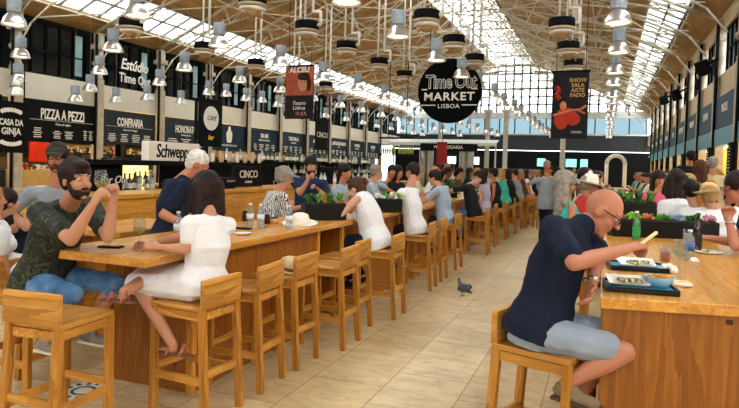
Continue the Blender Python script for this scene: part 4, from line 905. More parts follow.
def human(name, label, pel, yaw, shc, head, look=None, tilt=0., lh=None, rh=None, lf=None, rf=None, le=None, re=None, lk=None, rk=None, s=1., fem=False, skin='fair',
          shirt=None, sleeve=.55, hem=.0, legs=None, leglen=2., shoes=None, hair=('short', 'brown'), hat_=None, glasses=None, beard=None, vox=.009, group=None, ground=0, seated=True,
          curl=(.6, .6), skirt=False, collar=False, wr=.012, armtop=1., belly=0., hairvol=1., root=None, watch=None, palms=(None, None), hunch=0):
    pel, shc, head = Vector(pel), Vector(shc), Vector(head); yw = math.radians(yaw)
    F = Vector((math.cos(yw), math.sin(yw), 0)); L = Vector((-F.y, F.x, 0)); Zv = Vector((0, 0, 1))
    org = Vector(root) if root else Vector((pel.x, pel.y, ground)); t = thing('person', label, 'person', org, 0, group)
    def fin(nm, bm, m, vx, sm=2, disp=0, ds=.1, par=None):
        me = remesh(bm, vx, sm, disp, ds); me.transform(Matrix.Translation(-org)); return obj(nm, me, m, par or t)
    def raw(nm, bm, m, par=None, smooth=True):
        bm.transform(Matrix.Translation(-org)); return obj(nm, bm, m, par or t, smooth)
    T = (shc-pel).normalized(); Ft = (F-T*F.dot(T)).normalized()
    if T.dot(F) > .97: Ft = -Zv
    Lt = T.cross(Ft)*1; Lt = L if abs(Lt.dot(L)) < .3 else Lt*(1 if Lt.dot(L) > 0 else -1)
    sh = (.162 if fem else .19)*s; hp = .09*s; tl = (shc-pel).length
    ls, rs = shc+Lt*sh, shc-Lt*sh; lhp, rhp = pel+L*hp, pel-L*hp
    lh = Vector(lh) if lh else ls-T*.5+F*.1; rh = Vector(rh) if rh else rs-T*.5+F*.1
    def elbow(S, W_, E, side): return Vector(E) if E else ik(S, W_, .29*s, .26*s, -Zv*.7+L*side*.55-F*.35)
    LE, RE = elbow(ls, lh, le, 1), elbow(rs, rh, re, -1)
    if lf is None: lf = (lhp+F*.32*s+Vector((0, 0, -.42)) if seated else lhp*1+Vector((0, 0, ground+.08-lhp.z)))
    if rf is None: rf = (rhp+F*.30*s+Vector((0, 0, -.42)) if seated else rhp*1+Vector((0, 0, ground+.08-rhp.z))+F*.1)
    lf, rf = Vector(lf), Vector(rf)
    LK = Vector(lk) if lk else ik(lhp, lf, .43*s, .43*s, F+Zv*.6); RK = Vector(rk) if rk else ik(rhp, rf, .43*s, .43*s, F+Zv*.6)
    ch = pel.lerp(shc, .62)-Ft*.015; ws = pel.lerp(shc, .3)
    def torso(bm, g, top=True, low=0.):
        k = s*(.93 if fem else 1.)
        gg = g+.022 if g > 0 else g; st = [(pel-T*(.10+low)*s, Lt*(.168*k+gg), Ft*(.128*k+gg)), (pel, Lt*(.175*k+gg), Ft*(.13*k+gg+belly*.5)), (ws, Lt*((.138 if fem else .158)*k+g+belly*.3), Ft*(.105*k+g+belly)), (ch, Lt*(.165*k+g), Ft*(.118*k+g)), (pel.lerp(shc, .88), Lt*(.165*k+g), Ft*(.095*k+g)), (shc+T*.02*s, Lt*(.11*k+g), Ft*(.062*k+g)), (shc+T*.045*s, Lt*.06*k, Ft*.05*k)]
        if Lt.cross(Ft).dot(T) < 0: st = [(a, c, b) for a, b, c in st]
        loft(bm, st, 20)
        for S, sd in ((ls, 1), (rs, -1)):
            if g > 0 and sleeve == 0: S = shc.lerp(S, .62)
            cap(bm, shc-T*.01*s+Lt*sd*.045*s, .052*s+g, S-T*.03*s, .05*s+g)
        if hunch: ell(bm, shc-T*.20*s-Ft*hunch*.7, (Lt*.16*s, T*.19*s, Ft*(.085*s+g)))
        if fem: 
            for sd in (1, -1): ell(bm, ch+Lt*sd*.07*s+Ft*(.095+g)*s, (Lt*.06*s, T*.06*s, Ft*.05*s))
    # head frame
    look = Vector(look).normalized() if look is not None else (F*.98-Zv*.1).normalized()
    up = (Zv*.97+(head-shc).normalized()*.25); up = (up-look*up.dot(look)).normalized(); side = up.cross(look).normalized()  # left side of head
    if tilt: up = (up*math.cos(tilt)+side*math.sin(tilt)).normalized(); side = up.cross(look).normalized()
    hs = s*.95
    def hp_(x, y, z): return head+(look*x+side*y+up*z)*hs
    b = BM()
    torso(b, -.012)
    cap(b, shc+T*.0, .064*s, head-up*.08*hs-look*.02, .052*s*(.85 if fem else 1.))
    # skull, jaw, face
    ell(b, hp_(-.012, 0, .025), (look*.098*hs, side*.076*hs, up*.098*hs), 18, 12)
    ell(b, hp_(.028, 0, -.045), (look*.062*hs, side*.056*hs, up*.075*hs), 16, 10)
    ell(b, hp_(.068, 0, -.1), (look*.024*hs, side*.026*hs, up*.02*hs))
    cap(b, hp_(.088, 0, .02), .009*hs, hp_(.112, 0, -.022), .013*hs, 8); 
    for sd in (1, -1):
        ell(b, hp_(-.005, sd*.078, -.005), (look*.022*hs+up*.006*hs, side*.009*hs, up*.033*hs)); cap(b, hp_(.08, sd*.014, .036), .01*hs, hp_(.066, sd*.05, .034), .008*hs, 8)
        ell(b, hp_(.058, sd*.04, -.03), (look*.025*hs, side*.022*hs, up*.022*hs)); ell(b, hp_(.106, sd*.012, -.024), (look*.009*hs, side*.007*hs, up*.007*hs))
    cap(b, hp_(.083, -.018, -.063), .0085*hs, hp_(.083, .018, -.063), .0085*hs, 8)
    for S, E, W_, sd, cu, pn in ((ls, LE, lh, 1, curl[0], palms[0]), (rs, RE, rh, -1, curl[1], palms[1])):
        q = .88 if fem else 1.
        cap(b, S-T*.02, .047*s*q, S.lerp(E, .5), .047*s*q); cap(b, S.lerp(E, .45), .046*s*q, E, .037*s*q); mid = E.lerp(W_, .3)
        cap(b, E, .038*s*q, mid, .04*s*q); cap(b, mid, .04*s*q, W_, .025*s*q)
        d = (W_-E).normalized(); n = Vector(pn) if pn else (-Zv*.6-Lt*sd*.8)
        hand(b, W_, d, n, s*(.92 if fem else 1.02), cu, sd)
    for hpj, K, A in ((lhp, LK, lf), (rhp, RK, rf)):
        cap(b, hpj, .082*s, K, .052*s, 12); cf = K.lerp(A, .3)-((K+A)*.5-(K+A)*.5); cap(b, K, .052*s, cf, .053*s); cap(b, cf, .053*s, A, .033*s)
        fd = (F-Zv*.05); cap(b, A-Zv*.03, .032*s, A+fd*.12*s-Zv*.055*s, .03*s, flat=.7, ref=L)
    body = fin('body', b, SK[skin], vox)
    # eyes and mouth
    if vox < .013:
        for sd in (1, -1):
            e = BM(); ell(e, hp_(.079, sd*.031, .012), (look*.010*hs, side*.013*hs, up*.006*hs)); eo = raw('eye', e, EYE)
            e = BM(); ell(e, hp_(.0885, sd*.031, .012), (look*.002*hs, side*.0055*hs, up*.0055*hs)); raw('iris', e, IRIS, eo)
            e = BM(); cap(e, hp_(.0935, sd*.014, .038), .0026*hs, hp_(.079, sd*.048, .038), .002*hs, 6); raw('eyebrow', e, HR[hair[1] if hair else 'grey'])
        e = BM(); cap(e, hp_(.088, -.02, -.062), .0055*hs, hp_(.088, .02, -.062), .0055*hs, 6); raw('lips', e, LIPC)
    # hair
    if hair:
        kind, hc = hair; h = BM(); v = hairvol
        if kind in ('short', 'quiff', 'long', 'bob', 'curly', 'bun', 'thin'):
            th = .012 if kind == 'thin' else .02*v
            ell(h, hp_(-.028, 0, .048), (look*(.096+th)*hs, side*(.076+th)*hs, up*(.082+th)*hs), 18, 12)
            ell(h, hp_(-.055, 0, -.0), (look*(.058+th)*hs, side*(.066+th*.8)*hs, up*.085*hs), 14, 10)
        if kind == 'quiff': ell(h, hp_(.035, 0, .10), (look*.065*hs, side*.06*hs, up*.032*hs)); ell(h, hp_(-.02, 0, .105), (look*.08*hs, side*.065*hs, up*.03*hs))
        if kind in ('long', 'curly'):
            for y in (-.05, 0, .05): cap(h, hp_(-.06, y*1.2, .02), .05*hs*v, head-look*.06+side*y*1.5*v-Zv*(.3 if kind == 'curly' else .24)*s, .035*hs*v)
            for sd in (1, -1): cap(h, hp_(-.01, sd*.078, .03), .03*v*hs, head-look*.01+side*sd*.095*v-Zv*.2*s, .03*v*hs)
        if kind == 'bob':
            for y in (-.06, -.02, .02, .06): cap(h, hp_(-.055, y*1.1, .03), .055*hs*v, head-look*.065+side*y*1.2*v-Zv*.16*s, .045*hs*v)
            for sd in (1, -1): cap(h, hp_(-.0, sd*.075, .04), .032*v*hs, head+look*.01+side*sd*.088*v-Zv*.13*s, .034*v*hs)
        if kind == 'bun': ell(h, hp_(-.13, 0, .05), (look*.045*hs, side*.045*hs, up*.045*hs))
        if kind == 'horseshoe': h.free(); h = None
        if h: fin('hair', h, HR[hc], max(vox, .007), 2, .016 if kind in ('curly',) else .008, .03 if kind == 'curly' else .02)
    if beard:
        h = BM(); ell(h, hp_(.034, 0, -.076), (look*.06*hs, side*.059*hs, up*.052*hs), 16, 10)
        for sd in (1, -1): cap(h, hp_(.01, sd*.07, -.0), .010*hs, hp_(.03, sd*.058, -.06), .018*hs, 8)
        cap(h, hp_(.093, -.02, -.048), .008*hs, hp_(.093, .02, -.048), .008*hs, 8)
        fin('beard', h, HR[beard], max(vox*.8, .006), 2, .004, .015)
    if shirt:
        g = BM(); torso(g, .014, low=hem)
        if collar: 
            nd = (head-shc).normalized(); cap(g, shc-T*.02*s+nd*.0*s, .07*s, shc+nd*.075*s-T*.015, .064*s)
        if sleeve > 0:
            for S, E, W_, sd in ((ls, LE, lh, 1), (rs, RE, rh, -1)):
                e = S.lerp(E, min(1, sleeve)); cap(g, shc-T*.03*s+Lt*sd*.08*s, .06*s, S-T*.02*s, .066*s*armtop); cap(g, S-T*.02*s, .068*s*armtop, e, .056*s*armtop if sleeve < 1 else .05*s)
                if sleeve > 1: cap(g, E, .05*s, E.lerp(W_, sleeve-1), .038*s)
        if skirt:
            for hpj, K in ((lhp, LK), (rhp, RK)): cap(g, hpj, .115*s, K.lerp(hpj, .0), .085*s)
            cap(g, pel+F*.05, .15*s, (LK+RK)/2, .1*s)
        fin('dress' if skirt else 'shirt', g, shirt, max(vox, .008), 2, wr, .07)
    if legs:
        g = BM(); st = [(pel-T*.10*s, Lt*.165*s, Ft*.125*s), (pel, Lt*.182*s, Ft*.135*s), (pel+T*.06*s, Lt*.165*s, Ft*.122*s)]
        if Lt.cross(Ft).dot(T) < 0: st = [(a, c, b) for a, b, c in st]
        loft(g, st, 18)
        for hpj, K, A in ((lhp, LK, lf), (rhp, RK, rf)):
            e = hpj.lerp(K, min(1, leglen)); cap(g, hpj, .098*s, e, (.085-.02*min(1, leglen))*s+(.012 if leglen < 1 else 0))
            if leglen > 1: cap(g, K, .066*s, K.lerp(A, leglen-1), .048*s)
        fin('trousers' if leglen > 1 else 'shorts', g, legs, max(vox, .009), 2, wr, .06)
    if shoes:
        for A in (lf, rf):
            g = BM(); fd = F-Zv*.03; cap(g, A-Zv*.045*s-F*.03*s, .036*s, A+fd*.13*s-Zv*.055*s, .038*s, flat=.75, ref=L); cap(g, A-Zv*.03*s-F*.015*s, .04*s, A+F*.04*s-Zv*.035*s, .036*s)
            so = fin('shoe', g, shoes, max(vox*.9, .007), 2)
            g = BM(); M = Matrix((F, L, Zv)).transposed(); box(g, A+F*.055*s-Zv*.08*s, (.235*s, .07*s, .016), M=M); raw('sole', g, mat('sole_white', '#d8d2c4', .6) if shoes is SHOEG else mat('sole_dark', '#4a3f33', .6), so, False)
    if hat_:
        kind, m1, m2 = hat_; h = BM(); M = Matrix((look, side, up)).transposed()
        if kind == 'cap':
            ell(h, hp_(-.015, 0, .055), (look*.108*hs, side*.09*hs, up*.082*hs), 18, 10); ho = fin('cap', h, m1, max(vox, .007), 1)
            h = BM(); ell(h, hp_(.125, 0, .052), (look*.075*hs, side*.072*hs, up*.009*hs), 18, 6); raw('peak', h, m2, ho)
        else:
            for nm, pf, mm in (('hat', [(0, .13), (.05, .145), (.085, .12), (.1, .06), (.104, .03), (.15, .02), (.19, .03), (.19, .025), (.15, .012), (.09, .018)], m1), ('hat_band', [(.106, .034), (.104, .06)], m2)):
                h = BM(); lathe(h, [(r*hs, (z+.02)*hs) for r, z in pf], c=head-look*.01, M=M, seg=26); ho = raw(nm, h, mm, ho if nm == 'hat_band' else None)
    if glasses:
        h = BM()
        for sd in (1, -1):
            ring = [hp_(.103, sd*.033+.024*math.cos(a), .012+.018*math.sin(a)) for a in [2*PI*k/14 for k in range(15)]]; tube(h, ring, .0025, 5); tube(h, [hp_(.1, sd*.057, .018), hp_(0, sd*.083, .014)], .003, 5)
        tube(h, [hp_(.105, -.01, .016), hp_(.105, .01, .016)], .0025, 5); go = raw('glasses', h, glasses)
    if watch:
        W_, E, m_ = (lh, LE, watch[1]) if watch[0] == 'l' else (rh, RE, watch[1])
        d = (W_-E).normalized(); dd, u, v = frame(d); h = BM(); loft(h, [(W_-d*.03, u*.031*s, v*.031*s), (W_-d*.012, u*.031*s, v*.031*s)], 16); cap(h, W_-d*.021+v*.028, .014, W_-d*.021+v*.033, .014); raw('wristwatch', h, m_)
    return t, dict(LE=LE, RE=RE, LK=LK, RK=RK, F=F, L=L)
CAMO = ramp_mat('camouflage', 'noise', [(0, '#0c100d'), (.40, '#232b1e'), (.46, '#10140f'), (.52, '#474d33'), (.57, '#12160f'), (.64, '#2c3422')], .8, noise=9, distort=1.5, const=True)
ZEB = ramp_mat('zebra_print', 'wave', [(0, '#1b1b1d'), (.5, '#e4e2dc')], .8, noise=14, distort=14, const=True)
JEAN = ramp_mat('blue_denim', 'noise', [(.3, '#2c4a70'), (.5, '#44709c'), (.7, '#6c93b8')], .85, noise=7)
WHT = mat('white_cotton', '#e6e7ea', .85, var=.03); NAVYC = mat('navy_cotton', '#141c30', .85, var=.15); TANS = mat('khaki_cotton', '#a48a5e', .85); GREYS = mat('grey_shorts', '#8f9aa6', .85, var=.12)
NVJ = mat('navy_jeans', '#161d2e', .85); GRY = mat('grey_cotton', '#8b9298', .85); PBL = mat('pale_blue_cotton', '#9fb0c0', .85); BLK = mat('black_cotton', '#18191b', .85); REDC = mat('red_cotton', '#b82f28', .8); TEALC = mat('teal_cotton', '#3fae9e', .8); PINK = mat('pink_cotton', '#d9607c', .8)
LIL = mat('lilac_cotton', '#b4b0cc', .85); ORG = mat('mustard_cotton', '#b9741c', .85); BEI = mat('beige_cotton', '#cdbd98', .85); BRN = mat('brown_cotton', '#5d4232', .85)
STEELB = mat('watch_steel', '#b9b9b4', .25, .9); SHOEB = mat('suede_shoe', '#7f6c54', .8); SHOEK = mat('black_shoe', '#1b1b1d', .7); SHOEG = mat('grey_trainer', '#8b8378', .8)
OX = []
def V(*a): return Vector(a)
# bearded man in camouflage with raised glass
hl, hr = W(113, 203, 3.62), W(92, 206, 3.40)
human('m', 'bearded man in camouflage shirt and blue jeans raising a wine glass', (-3.44, 2.90, .80), -2, (-3.20, 2.87, 1.29), W(77, 180, 3.65), look=(.97, -.22, -.03), tilt=0,
      lh=hl, rh=hr, le=W(108, 237, 3.65), re=W(71, 240, 3.42), lf=(-3.16, 3.02, .47), rf=(-3.27, 2.78, .46), lk=(-2.95, 3.03, .80), rk=(-3.02, 2.76, .77), shirt=CAMO, sleeve=.72, legs=JEAN, leglen=1.25, shoes=SHOEG,
      hair=('quiff', 'brown'), beard='brown', vox=.0075, collar=False, hem=.03, belly=.02, curl=(1.0, 1.0), armtop=1.12, watch=None, palms=((-.1, -1, .1), (.5, .9, .1)), s=1.0)
wine_glass(W(104, 207, 3.5), 'glass of white wine raised in the bearded man hands', tilt=(0, -.15, 0))
# woman in white dress
human('w', 'dark-haired woman in a white dress seated with her back to us', (-2.40, 3.22, .82), 165, (-2.385, 3.25, 1.22), W(205, 190, 4.0), look=(-.9, .42, -.15), fem=True, lh=W(161, 247, 3.72), rh=W(150, 244, 4.0), le=W(186, 250, 3.75),
      lk=(-2.83, 3.1, .80), rk=(-2.86, 3.28, .82), lf=W(173, 345, 3.72), rf=W(124, 292, 3.62), shirt=WHT, sleeve=.62, skirt=True, hair=('bob', 'brown'), hairvol=1.05, vox=.008, skin='fair', hem=-.03, shoes=None, wr=.012, armtop=.92, s=.95)
for i, p in enumerate((W(176, 351, 3.7), W(118, 298, 3.58))):
    t = thing('sandal', ['pink strapped sandal resting on the stool stretcher', 'brown soled sandal of the crossed leg'][i], 'shoe', p, PI)
    bm = BM(); cap(bm, (-.1, 0, -.02), .03, (.1, 0, -.02), .034, flat=.25, ref=(0, 1, 0)); obj('sole', bm, mat('sandal_sole', '#6e4a38', .7), t, True)
    bm = BM(); tube(bm, [(.05, -.035, -.02), (.05, 0, .03), (.05, .035, -.02)], .008); obj('strap', bm, mat('sandal_pink', '#b06a5c', .6), t, True)
    bm = BM(); tube(bm, [(-.05, -.035, -.02), (-.06, 0, .05), (-.05, .035, -.02)], .008); obj('strap', bm, mat('sandal_pink', '#b06a5c', .6), t, True)
# old man standing
human('o', 'white-haired man in a navy polo standing behind the table', W(168, 238, 5.25), 62, W(178, 184, 5.3), W(198, 165, 5.35), look=(.75, .4, -.5), lh=W(208, 224, 5.4), rh=W(190, 226, 5.0), re=W(163, 215, 5.05), lf=W(168, 238, 5.25)+V(0, .15, -.9), rf=W(168, 238, 5.25)+V(.05, -.1, -.9),
      shirt=NAVYC, sleeve=.75, hem=.06, legs=JEAN, shoes=SHOEK, hair=('thin', 'white'), skin='red', vox=.009, seated=False, collar=True, s=1.)
# bald man right
human('b', 'bald man with glasses in a navy polo eating at the right table', (-.29, 3.19, .81), -22, W(571, 230, 3.08), W(603, 212, 3.08), look=(.80, -.10, -.58), rh=W(630, 248, 2.93), re=W(574, 263, 2.68), lh=W(592, 284, 2.98), le=W(600, 252, 3.12), hunch=.06, 
      rk=W(624, 352, 2.85), lk=W(622, 338, 2.97), rf=W(566, 383, 2.9), lf=W(580, 393, 3.05), shirt=NAVYC, sleeve=.8, hem=-.045, legs=GREYS, leglen=.82, shoes=SHOEB, hair=None, skin='red', vox=.007, collar=True, glasses=BLACK, belly=.01, curl=(.35, .9), armtop=1.06, watch=('l', STEELB), s=1.0, wr=.012)
bm = BM(); cap(bm, W(642, 243, 2.93), .008, W(656, 233, 2.95), .009); o = obj('bread_stick', bm, mat('bread', '#e4cf9a', .8)); tag(o, 'pale bread stick held by the bald man', 'food')
# tank top woman
human('t', 'woman in a white tank top leaning on the table by the planter', (-2.31, 6.12, .80), 178, (-2.47, 6.12, 1.27), gx(356, 190, -2.6), look=(-.9, .0, -.45), fem=True, lh=(-2.84, 5.9, 1.12), rh=(-2.84, 6.15, 1.12), le=(-2.62, 5.86, 1.06), re=(-2.6, 6.35, 1.08), lf=(-2.52, 6.0, .36), rf=(-2.5, 6.25, .36),
      shirt=WHT, sleeve=0, hem=.0, legs=NVJ, leglen=1.9, shoes=SHOEK, hair=('bun', 'auburn'), hairvol=.8, vox=.009, skin='pale', belly=.03, s=1.05)
human('wt', 'dark-haired man in a white t-shirt seated with his back to the aisle', (-2.36, 7.74, .80), 172, (-2.47, 7.76, 1.28), gx(412, 172, -2.6), look=(-.9, .3, -.25), lh=(-2.9, 7.6, 1.1), rh=(-2.9, 7.9, 1.1), le=(-2.66, 7.5, 1.07), lf=(-2.55, 7.6, .33), rf=(-2.55, 7.85, .33), shirt=WHT, sleeve=.6, hem=.0, legs=BLK, leglen=1.6, shoes=SHOEG, hair=('short', 'brown'), vox=.010)
human('bs', 'dark-haired man in a pale blue shirt seated on the aisle side', (-2.38, 9.44, .80), 176, (-2.45, 9.42, 1.27), gx(434, 178, -2.6), look=(-.95, -.1, -.3), lh=(-2.9, 9.3, 1.1), rh=(-2.9, 9.6, 1.1), lf=(-2.55, 9.3, .33), rf=(-2.55, 9.5, .33), shirt=PBL, sleeve=.65, hem=.0, legs=NVJ, leglen=1.9, shoes=SHOEK, hair=('short', 'black'), vox=.012)
human('kt', 'man in a black t-shirt and jeans seated on the aisle side', (-2.31, 11.35, .80), 176, (-2.42, 11.35, 1.27), gx(478, 177, -2.45), look=(-.9, .2, -.3), lh=(-3., 11.2, 1.1), rh=(-2.95, 11.5, 1.1), lf=(-2.5, 11.2, .33), rf=(-2.5, 11.5, .33), shirt=BLK, sleeve=.65, hem=.0, legs=JEAN, leglen=1.9, shoes=SHOEK, hair=('short', 'brown'), vox=.012)
human('li', 'girl with long hair in a lilac top seated past the black t-shirt', (-2.34, 12.7, .80), 172, (-2.36, 12.7, 1.25), (-2.42, 12.7, 1.47), fem=True, shirt=LIL, sleeve=.3, legs=NVJ, leglen=1.9, shoes=SHOEK, hair=('long', 'brown'), vox=.013, s=.95)
human('kk', 'woman in a black tank top seated past the lilac top girl', (-2.34, 14., .80), 176, (-2.35, 14., 1.27), (-2.42, 14., 1.5), fem=True, shirt=BLK, sleeve=0, legs=BLK, leglen=1.9, shoes=SHOEK, hair=('short', 'black'), vox=.013, skin='tan')
# opposite side of the left tables
hd = gx(285, 178, -3.45)
human('z', 'man in a zebra print shirt and grey cap across the table', (-3.6, hd.y-.15, .80), 50, (-3.52, hd.y-.05, 1.24), hd, look=(.6, .75, -.2), lh=(-3.35, hd.y+.35, 1.1), rh=(-3.4, hd.y+.05, 1.1), shirt=ZEB, sleeve=.7, hem=.05, legs=NVJ, shoes=SHOEK, hair=('short', 'grey'), vox=.010, hat_=('cap', mat('cap_grey', '#b4c1d2', .8), mat('cap_grey', '', .8)))
hd = gx(392, 172, -3.65)
human('gm', 'black-haired person in a grey shirt facing us behind the white planter', (-3.85, hd.y, .80), -40, (-3.75, hd.y, 1.27), hd, look=(.5, -.85, -.1), lh=(-3.3, hd.y-.1, 1.1), rh=(-3.4, hd.y-.35, 1.1), shirt=GRY, sleeve=.8, legs=NVJ, shoes=SHOEK, hair=('short', 'black'), vox=.012, skin='tan')
hd = W(311, 166, 8.)
human('bt', 'bearded man in a navy t-shirt standing with a phone beyond the planter', (hd.x-.05, hd.y, .93), -60, (hd.x-.02, hd.y, 1.38), hd, look=(.6, -.8, -.2), rh=W(308, 180, 7.75), re=W(300, 193, 7.8), lh=W(319, 190, 7.75), shirt=mat('navy_tee', '#1c2b4a', .85), sleeve=.6, hem=.05, legs=NVJ, shoes=SHOEK, hair=('short', 'black'), beard='black', vox=.010, seated=False, curl=(.9, 1.2))
phone(W(320, 186, 7.68), 'white phone held by the standing bearded man', .5, .9)
human('cp', 'man in a grey shirt with a dark cap behind the bearded man', gx(52, 235, -4.5), -30, gx(56, 192, -4.45), gx(57, 158, -4.4), look=(.6, -.75, -.1), shirt=GRY, sleeve=.7, legs=NVJ, shoes=SHOEK, hair=('short', 'brown'), beard='auburn', vox=.010, seated=False, skin='red', hat_=('cap', mat('cap_olive', '#3c3a30', .8), mat('cap_olive', '', .8)), glasses=BLACK, lh=gx(50, 225, -4.3), rh=gx(35, 230, -4.5))
human('gl', 'child with tied brown hair resting folded arms at far left', gx(14, 242, -4.2), 60, gx(11, 218, -4.15), gx(7, 203, -4.15), look=(.2, .95, -.1), fem=True, shirt=BLK, sleeve=0, legs=NVJ, vox=.010, hair=('bun', 'brown'), s=.85, lh=gx(30, 216, -3.9), rh=gx(22, 222, -4.), le=gx(26, 228, -3.9), re=gx(6, 232, -4.2))
human('bl', 'long blond haired girl in a white top at the left edge', gx(-6, 270, -4.0), 60, gx(-4, 225, -3.95), gx(-9, 200, -3.95), look=(.3, .9, 0), fem=True, shirt=WHT, sleeve=.5, skirt=True, vox=.011, hair=('long', 'blond'), s=.9)
# walker in the aisle
hd = gy(547, 166, 14)
human('wk', 'bald man in a grey shirt walking in the aisle', (hd.x, 14, .93), -60, (hd.x, 14, 1.42), hd, look=(.2, -.95, -.1), lf=(hd.x+.1, 13.8, .1), rf=(hd.x-.1, 14.15, .1), lh=(hd.x+.25, 13.75, 1.0), rh=(hd.x-.3, 13.9, 1.05), shirt=GRY, sleeve=.65, hem=.08, legs=BLK, shoes=SHOEK, hair=('thin', 'grey'), vox=.012, seated=False, skin='tan')
# right side of the picture
human('gh', 'woman with long grey curly hair in a teal top', gy(566, 236, 6.6), 20, gy(567, 205, 6.6), gy(566, 184, 6.6), look=(.9, .1, -.2), fem=True, shirt=TEALC, sleeve=0, legs=NVJ, shoes=SHOEK, hair=('curly', 'grey'), hairvol=1.35, vox=.011, skin='red', glasses=BLACK)
human('wh', 'man in a red shirt with a white hat', (-.35, 7.9, .80), 0, (-.22, 7.9, 1.27), gy(590, 186, 7.9), look=(.9, .1, -.2), shirt=REDC, sleeve=.6, legs=GREYS, shoes=SHOEK, hair=('short', 'grey'), vox=.012, skin='red', glasses=BLACK, hat_=('brim', STRAWW, STRAWW))
human('wc', 'person in a pale cap just behind the white hat man', (-.35, 9., .80), 0, (-.25, 9., 1.27), gy(586, 177, 9.), shirt=GRY, sleeve=.6, legs=NVJ, hair=('short', 'brown'), vox=.013, hat_=('cap', WHT, WHT))
human('bw', 'brown-haired woman in a white shirt with her back to us', gy(680, 226, 7.6), 120, gy(677, 202, 7.6), gy(675, 181, 7.65), look=(-.3, .9, 0), fem=True, shirt=WHT, sleeve=1.3, legs=NVJ, hair=('bob', 'brown'), hairvol=1.2, vox=.010)
human('pk', 'woman in a pink top facing us with hand at her mouth', gy(658, 215, 9.), -70, gy(658, 195, 9.), gy(659, 180, 9.), look=(.2, -.95, -.2), fem=True, shirt=PINK, sleeve=.8, legs=NVJ, hair=('long', 'brown'), vox=.012, skin='tan', rh=gy(657, 190, 8.8), lh=gy(668, 205, 8.7))
human('nc', 'child in a navy cap and white t-shirt beside the brown-haired woman', gy(693, 229, 7.0), 60, gy(697, 210, 7.0), gy(691, 191, 7.0), look=(.1, .95, -.1), shirt=WHT, sleeve=.8, legs=NVJ, hair=('short', 'black'), vox=.010, s=.92, hat_=('cap', NAVYC, NAVYC))
human('sh', 'person in a white t-shirt with a tan straw hat', gy(720, 233, 6.9), 110, gy(717, 213, 6.9), gy(709, 197, 6.95), look=(-.1, .95, -.2), shirt=WHT, sleeve=.8, legs=NVJ, hair=('short', 'blond'), vox=.010, s=.92, hat_=('brim', STRAW, mat('hat_band_pale', '#b9c2b8', .7)))
human('gg', 'man with glasses and watch at the right edge', (1.22, 4.98, .80), 165, W(753, 217, 4.85), W(737, 188, 4.7), look=(-.93, -.15, -.28), lh=W(708, 238, 4.75), rh=W(729, 221, 4.6), re=W(735, 246, 4.5), le=W(738, 243, 4.8), shirt=mat('navy_tee', '', .85), sleeve=.6, legs=NVJ, hair=('short', 'brown'), vox=.009, glasses=BLACK, watch=('r', STEELB), skin='red', curl=(.5, 1.1))
for nm_, hp0, yw_, lk_, kw_ in (
    ('tall dark-haired person in black standing by the right stalls', gx(690, 157, 1.7), 100, (-.4, .9, 0), dict(shirt=BLK, legs=BLK, hair=('short', 'black'), skin='tan')),
    ('person in a mustard top standing by the right stalls', gx(701, 168, 1.5), 60, (.5, .8, 0), dict(shirt=ORG, legs=BRN, hair=('long', 'auburn'), skin='brown', fem=True)),
    ('bald man in a beige shirt standing by the right stalls', gx(713, 164, 1.75), 80, (.2, .95, 0), dict(shirt=BEI, legs=BRN, hair=('thin', 'grey')))):
    human('s', nm_, hp0-V(0, 0, .72), yw_, hp0-V(0, 0, .235), hp0, look=lk_, sleeve=.7, shoes=SHOEK, vox=.014, seated=False, s=1.04, **kw_)
for i, p in enumerate((gy(720, 233, 6.9), gy(693, 229, 7.), gy(680, 226, 7.6))):
    dup(st0, (p.x, p.y-.02, 0), 1.8, 'pine stool under the %s' % ['person in the straw hat', 'child in the navy cap', 'brown-haired woman in white'][i], 'stools of the right table')
# ------------------------------------------------------------------ the crowd, copied from a few figures
def proto(nm, fem, hairk, seated, vox=.022):
    z = .80 if seated else .93
    lean = .12 if seated else .0
    kw = dict(lh=(.42, .1, 1.1), rh=(.42, -.12, 1.1)) if seated else dict(lh=(.2, .2, .95), rh=(.3, -.1, 1.1))
    t, _ = human(nm, nm, (0, 0, z), 0, (lean, 0, z+.48), (lean+.05, 0, z+.70), fem=fem, shirt=WHT, sleeve=.65, legs=NVJ, leglen=1.9, hair=(hairk, 'brown'), vox=vox, seated=seated, root=(0, 0, 0), wr=.01, **kw)
    return t
PR = {('m', 1): proto('p', False, 'short', True), ('f', 1): proto('p', True, 'long', True), ('g', 1): proto('p', True, 'bob', True), ('m', 0): proto('p', False, 'short', False), ('f', 0): proto('p', True, 'long', False)}
shirts = [('white', WHT), ('grey', GRY), ('black', BLK), ('pale blue', PBL), ('red', REDC), ('navy', NAVYC), ('pink', PINK), ('beige', BEI), ('brown', BRN), ('teal', TEALC), ('mustard', ORG), ('lilac', LIL)]
shirts = shirts[:4]*3+[('brown', BRN), ('beige', BEI), ('black', BLK), ('navy', NAVYC)]*2+shirts[4:]
used = set(); cnt = {}
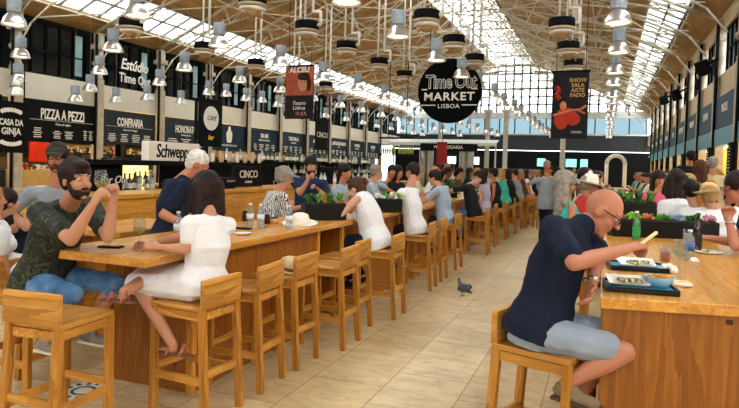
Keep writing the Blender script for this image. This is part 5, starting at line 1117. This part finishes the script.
def crowd(x, y, rz, kind, where, hairc=None, sc=1.):
    sn, sm = random.choice(shirts); hc = hairc or random.choice(['black', 'brown', 'brown', 'auburn', 'blond', 'grey', 'black']); pt = PR[kind]
    sk = random.choice(['fair', 'tan', 'red', 'fair', 'brown'])
    who = {'m': 'short-haired', 'f': 'long-haired', 'g': 'bob-haired'}[kind[0]]; st = 'seated' if kind[1] else 'standing'
    n = cnt.get(where, 0); cnt[where] = n+1
    lab = '%s %s person in %s top, %s from camera, %s' % (st, who, sn, ORD[n], where)
    rec = dict(shirt=sm, hair=HR[hc], body=SK[sk], trousers=[NVJ, BLK, GREYS, TANS][n % 4])
    args = dict(label=lab, group='people '+where, recol=rec, scale=(sc, sc, sc))
    if kind in used: dup(pt, (x, y, 0), rz, **args)
    else:
        used.add(kind); pt.location = (x, y, 0); pt.rotation_euler = (0, 0, rz); pt['label'] = lab; pt['group'] = args['group']
        for c in pt.children:
            k = c.name.split('.')[0]
            if k in rec: c.material_slots[0].link = 'OBJECT'; c.material_slots[0].material = rec[k]
K1 = [('m', 1), ('f', 1), ('g', 1), ('m', 1)]
rj = random.uniform
for i in range(13): crowd(-2.32, 15.4+1.3*i, PI+rj(-.3, .3), random.choice(K1), 'aisle side, left tables')
for i in range(18): crowd(-3.72, 8.1+1.25*i, rj(-.4, .4), random.choice(K1), 'kiosk side, left tables')
for i in range(14): crowd(-.3, 10.3+1.15*i, rj(-.4, .4), random.choice(K1), 'aisle side, right tables')
for i in range(14): crowd(1.25, 9.6+1.15*i, PI+rj(-.4, .4), random.choice(K1), 'wall side, right tables')
for i in range(10): crowd(2.1+rj(-.3, .3), 14.5+2.2*i, rj(0, 6), random.choice([('m', 0), ('f', 0)]), 'along the right stalls')
for i in range(12): crowd(-1.2+rj(-.55, .5), 20+2.1*i, rj(0, 6), random.choice([('m', 0), ('f', 0)]), 'far down the aisle')
for i in range(14): crowd(-5.5-.25*i+rj(-.4, .4), 21.+1.1*i, rj(0, 6), random.choice([('m', 0), ('f', 0), ('g', 1)]), 'far back beyond the kiosk')
for i in range(8): crowd(-8.9-1.3*(i % 2), 9.0+1.3*i, PI*(1-(i % 2)), random.choice(K1), 'at the far left tables')
for i in range(7): crowd(-15.5-.3*(i % 3), 14.3+1.6*i, rj(2.5, 3.7), random.choice([('m', 0), ('f', 0)]), 'before the left stalls')
# ------------------------------------------------------------------ light
w = bpy.data.worlds.new('sky'); bpy.context.scene.world = w; w.use_nodes = True; N = w.node_tree.nodes; K = w.node_tree.links; bg = N['Background']
bg.inputs['Color'].default_value = (.93, .97, 1., 1); bg.inputs['Strength'].default_value = 5.5
sc = bpy.context.scene; sc.view_settings.view_transform = 'Standard'; sc.view_settings.look = 'None'; sc.view_settings.gamma = 1; sc.view_settings.exposure = .3
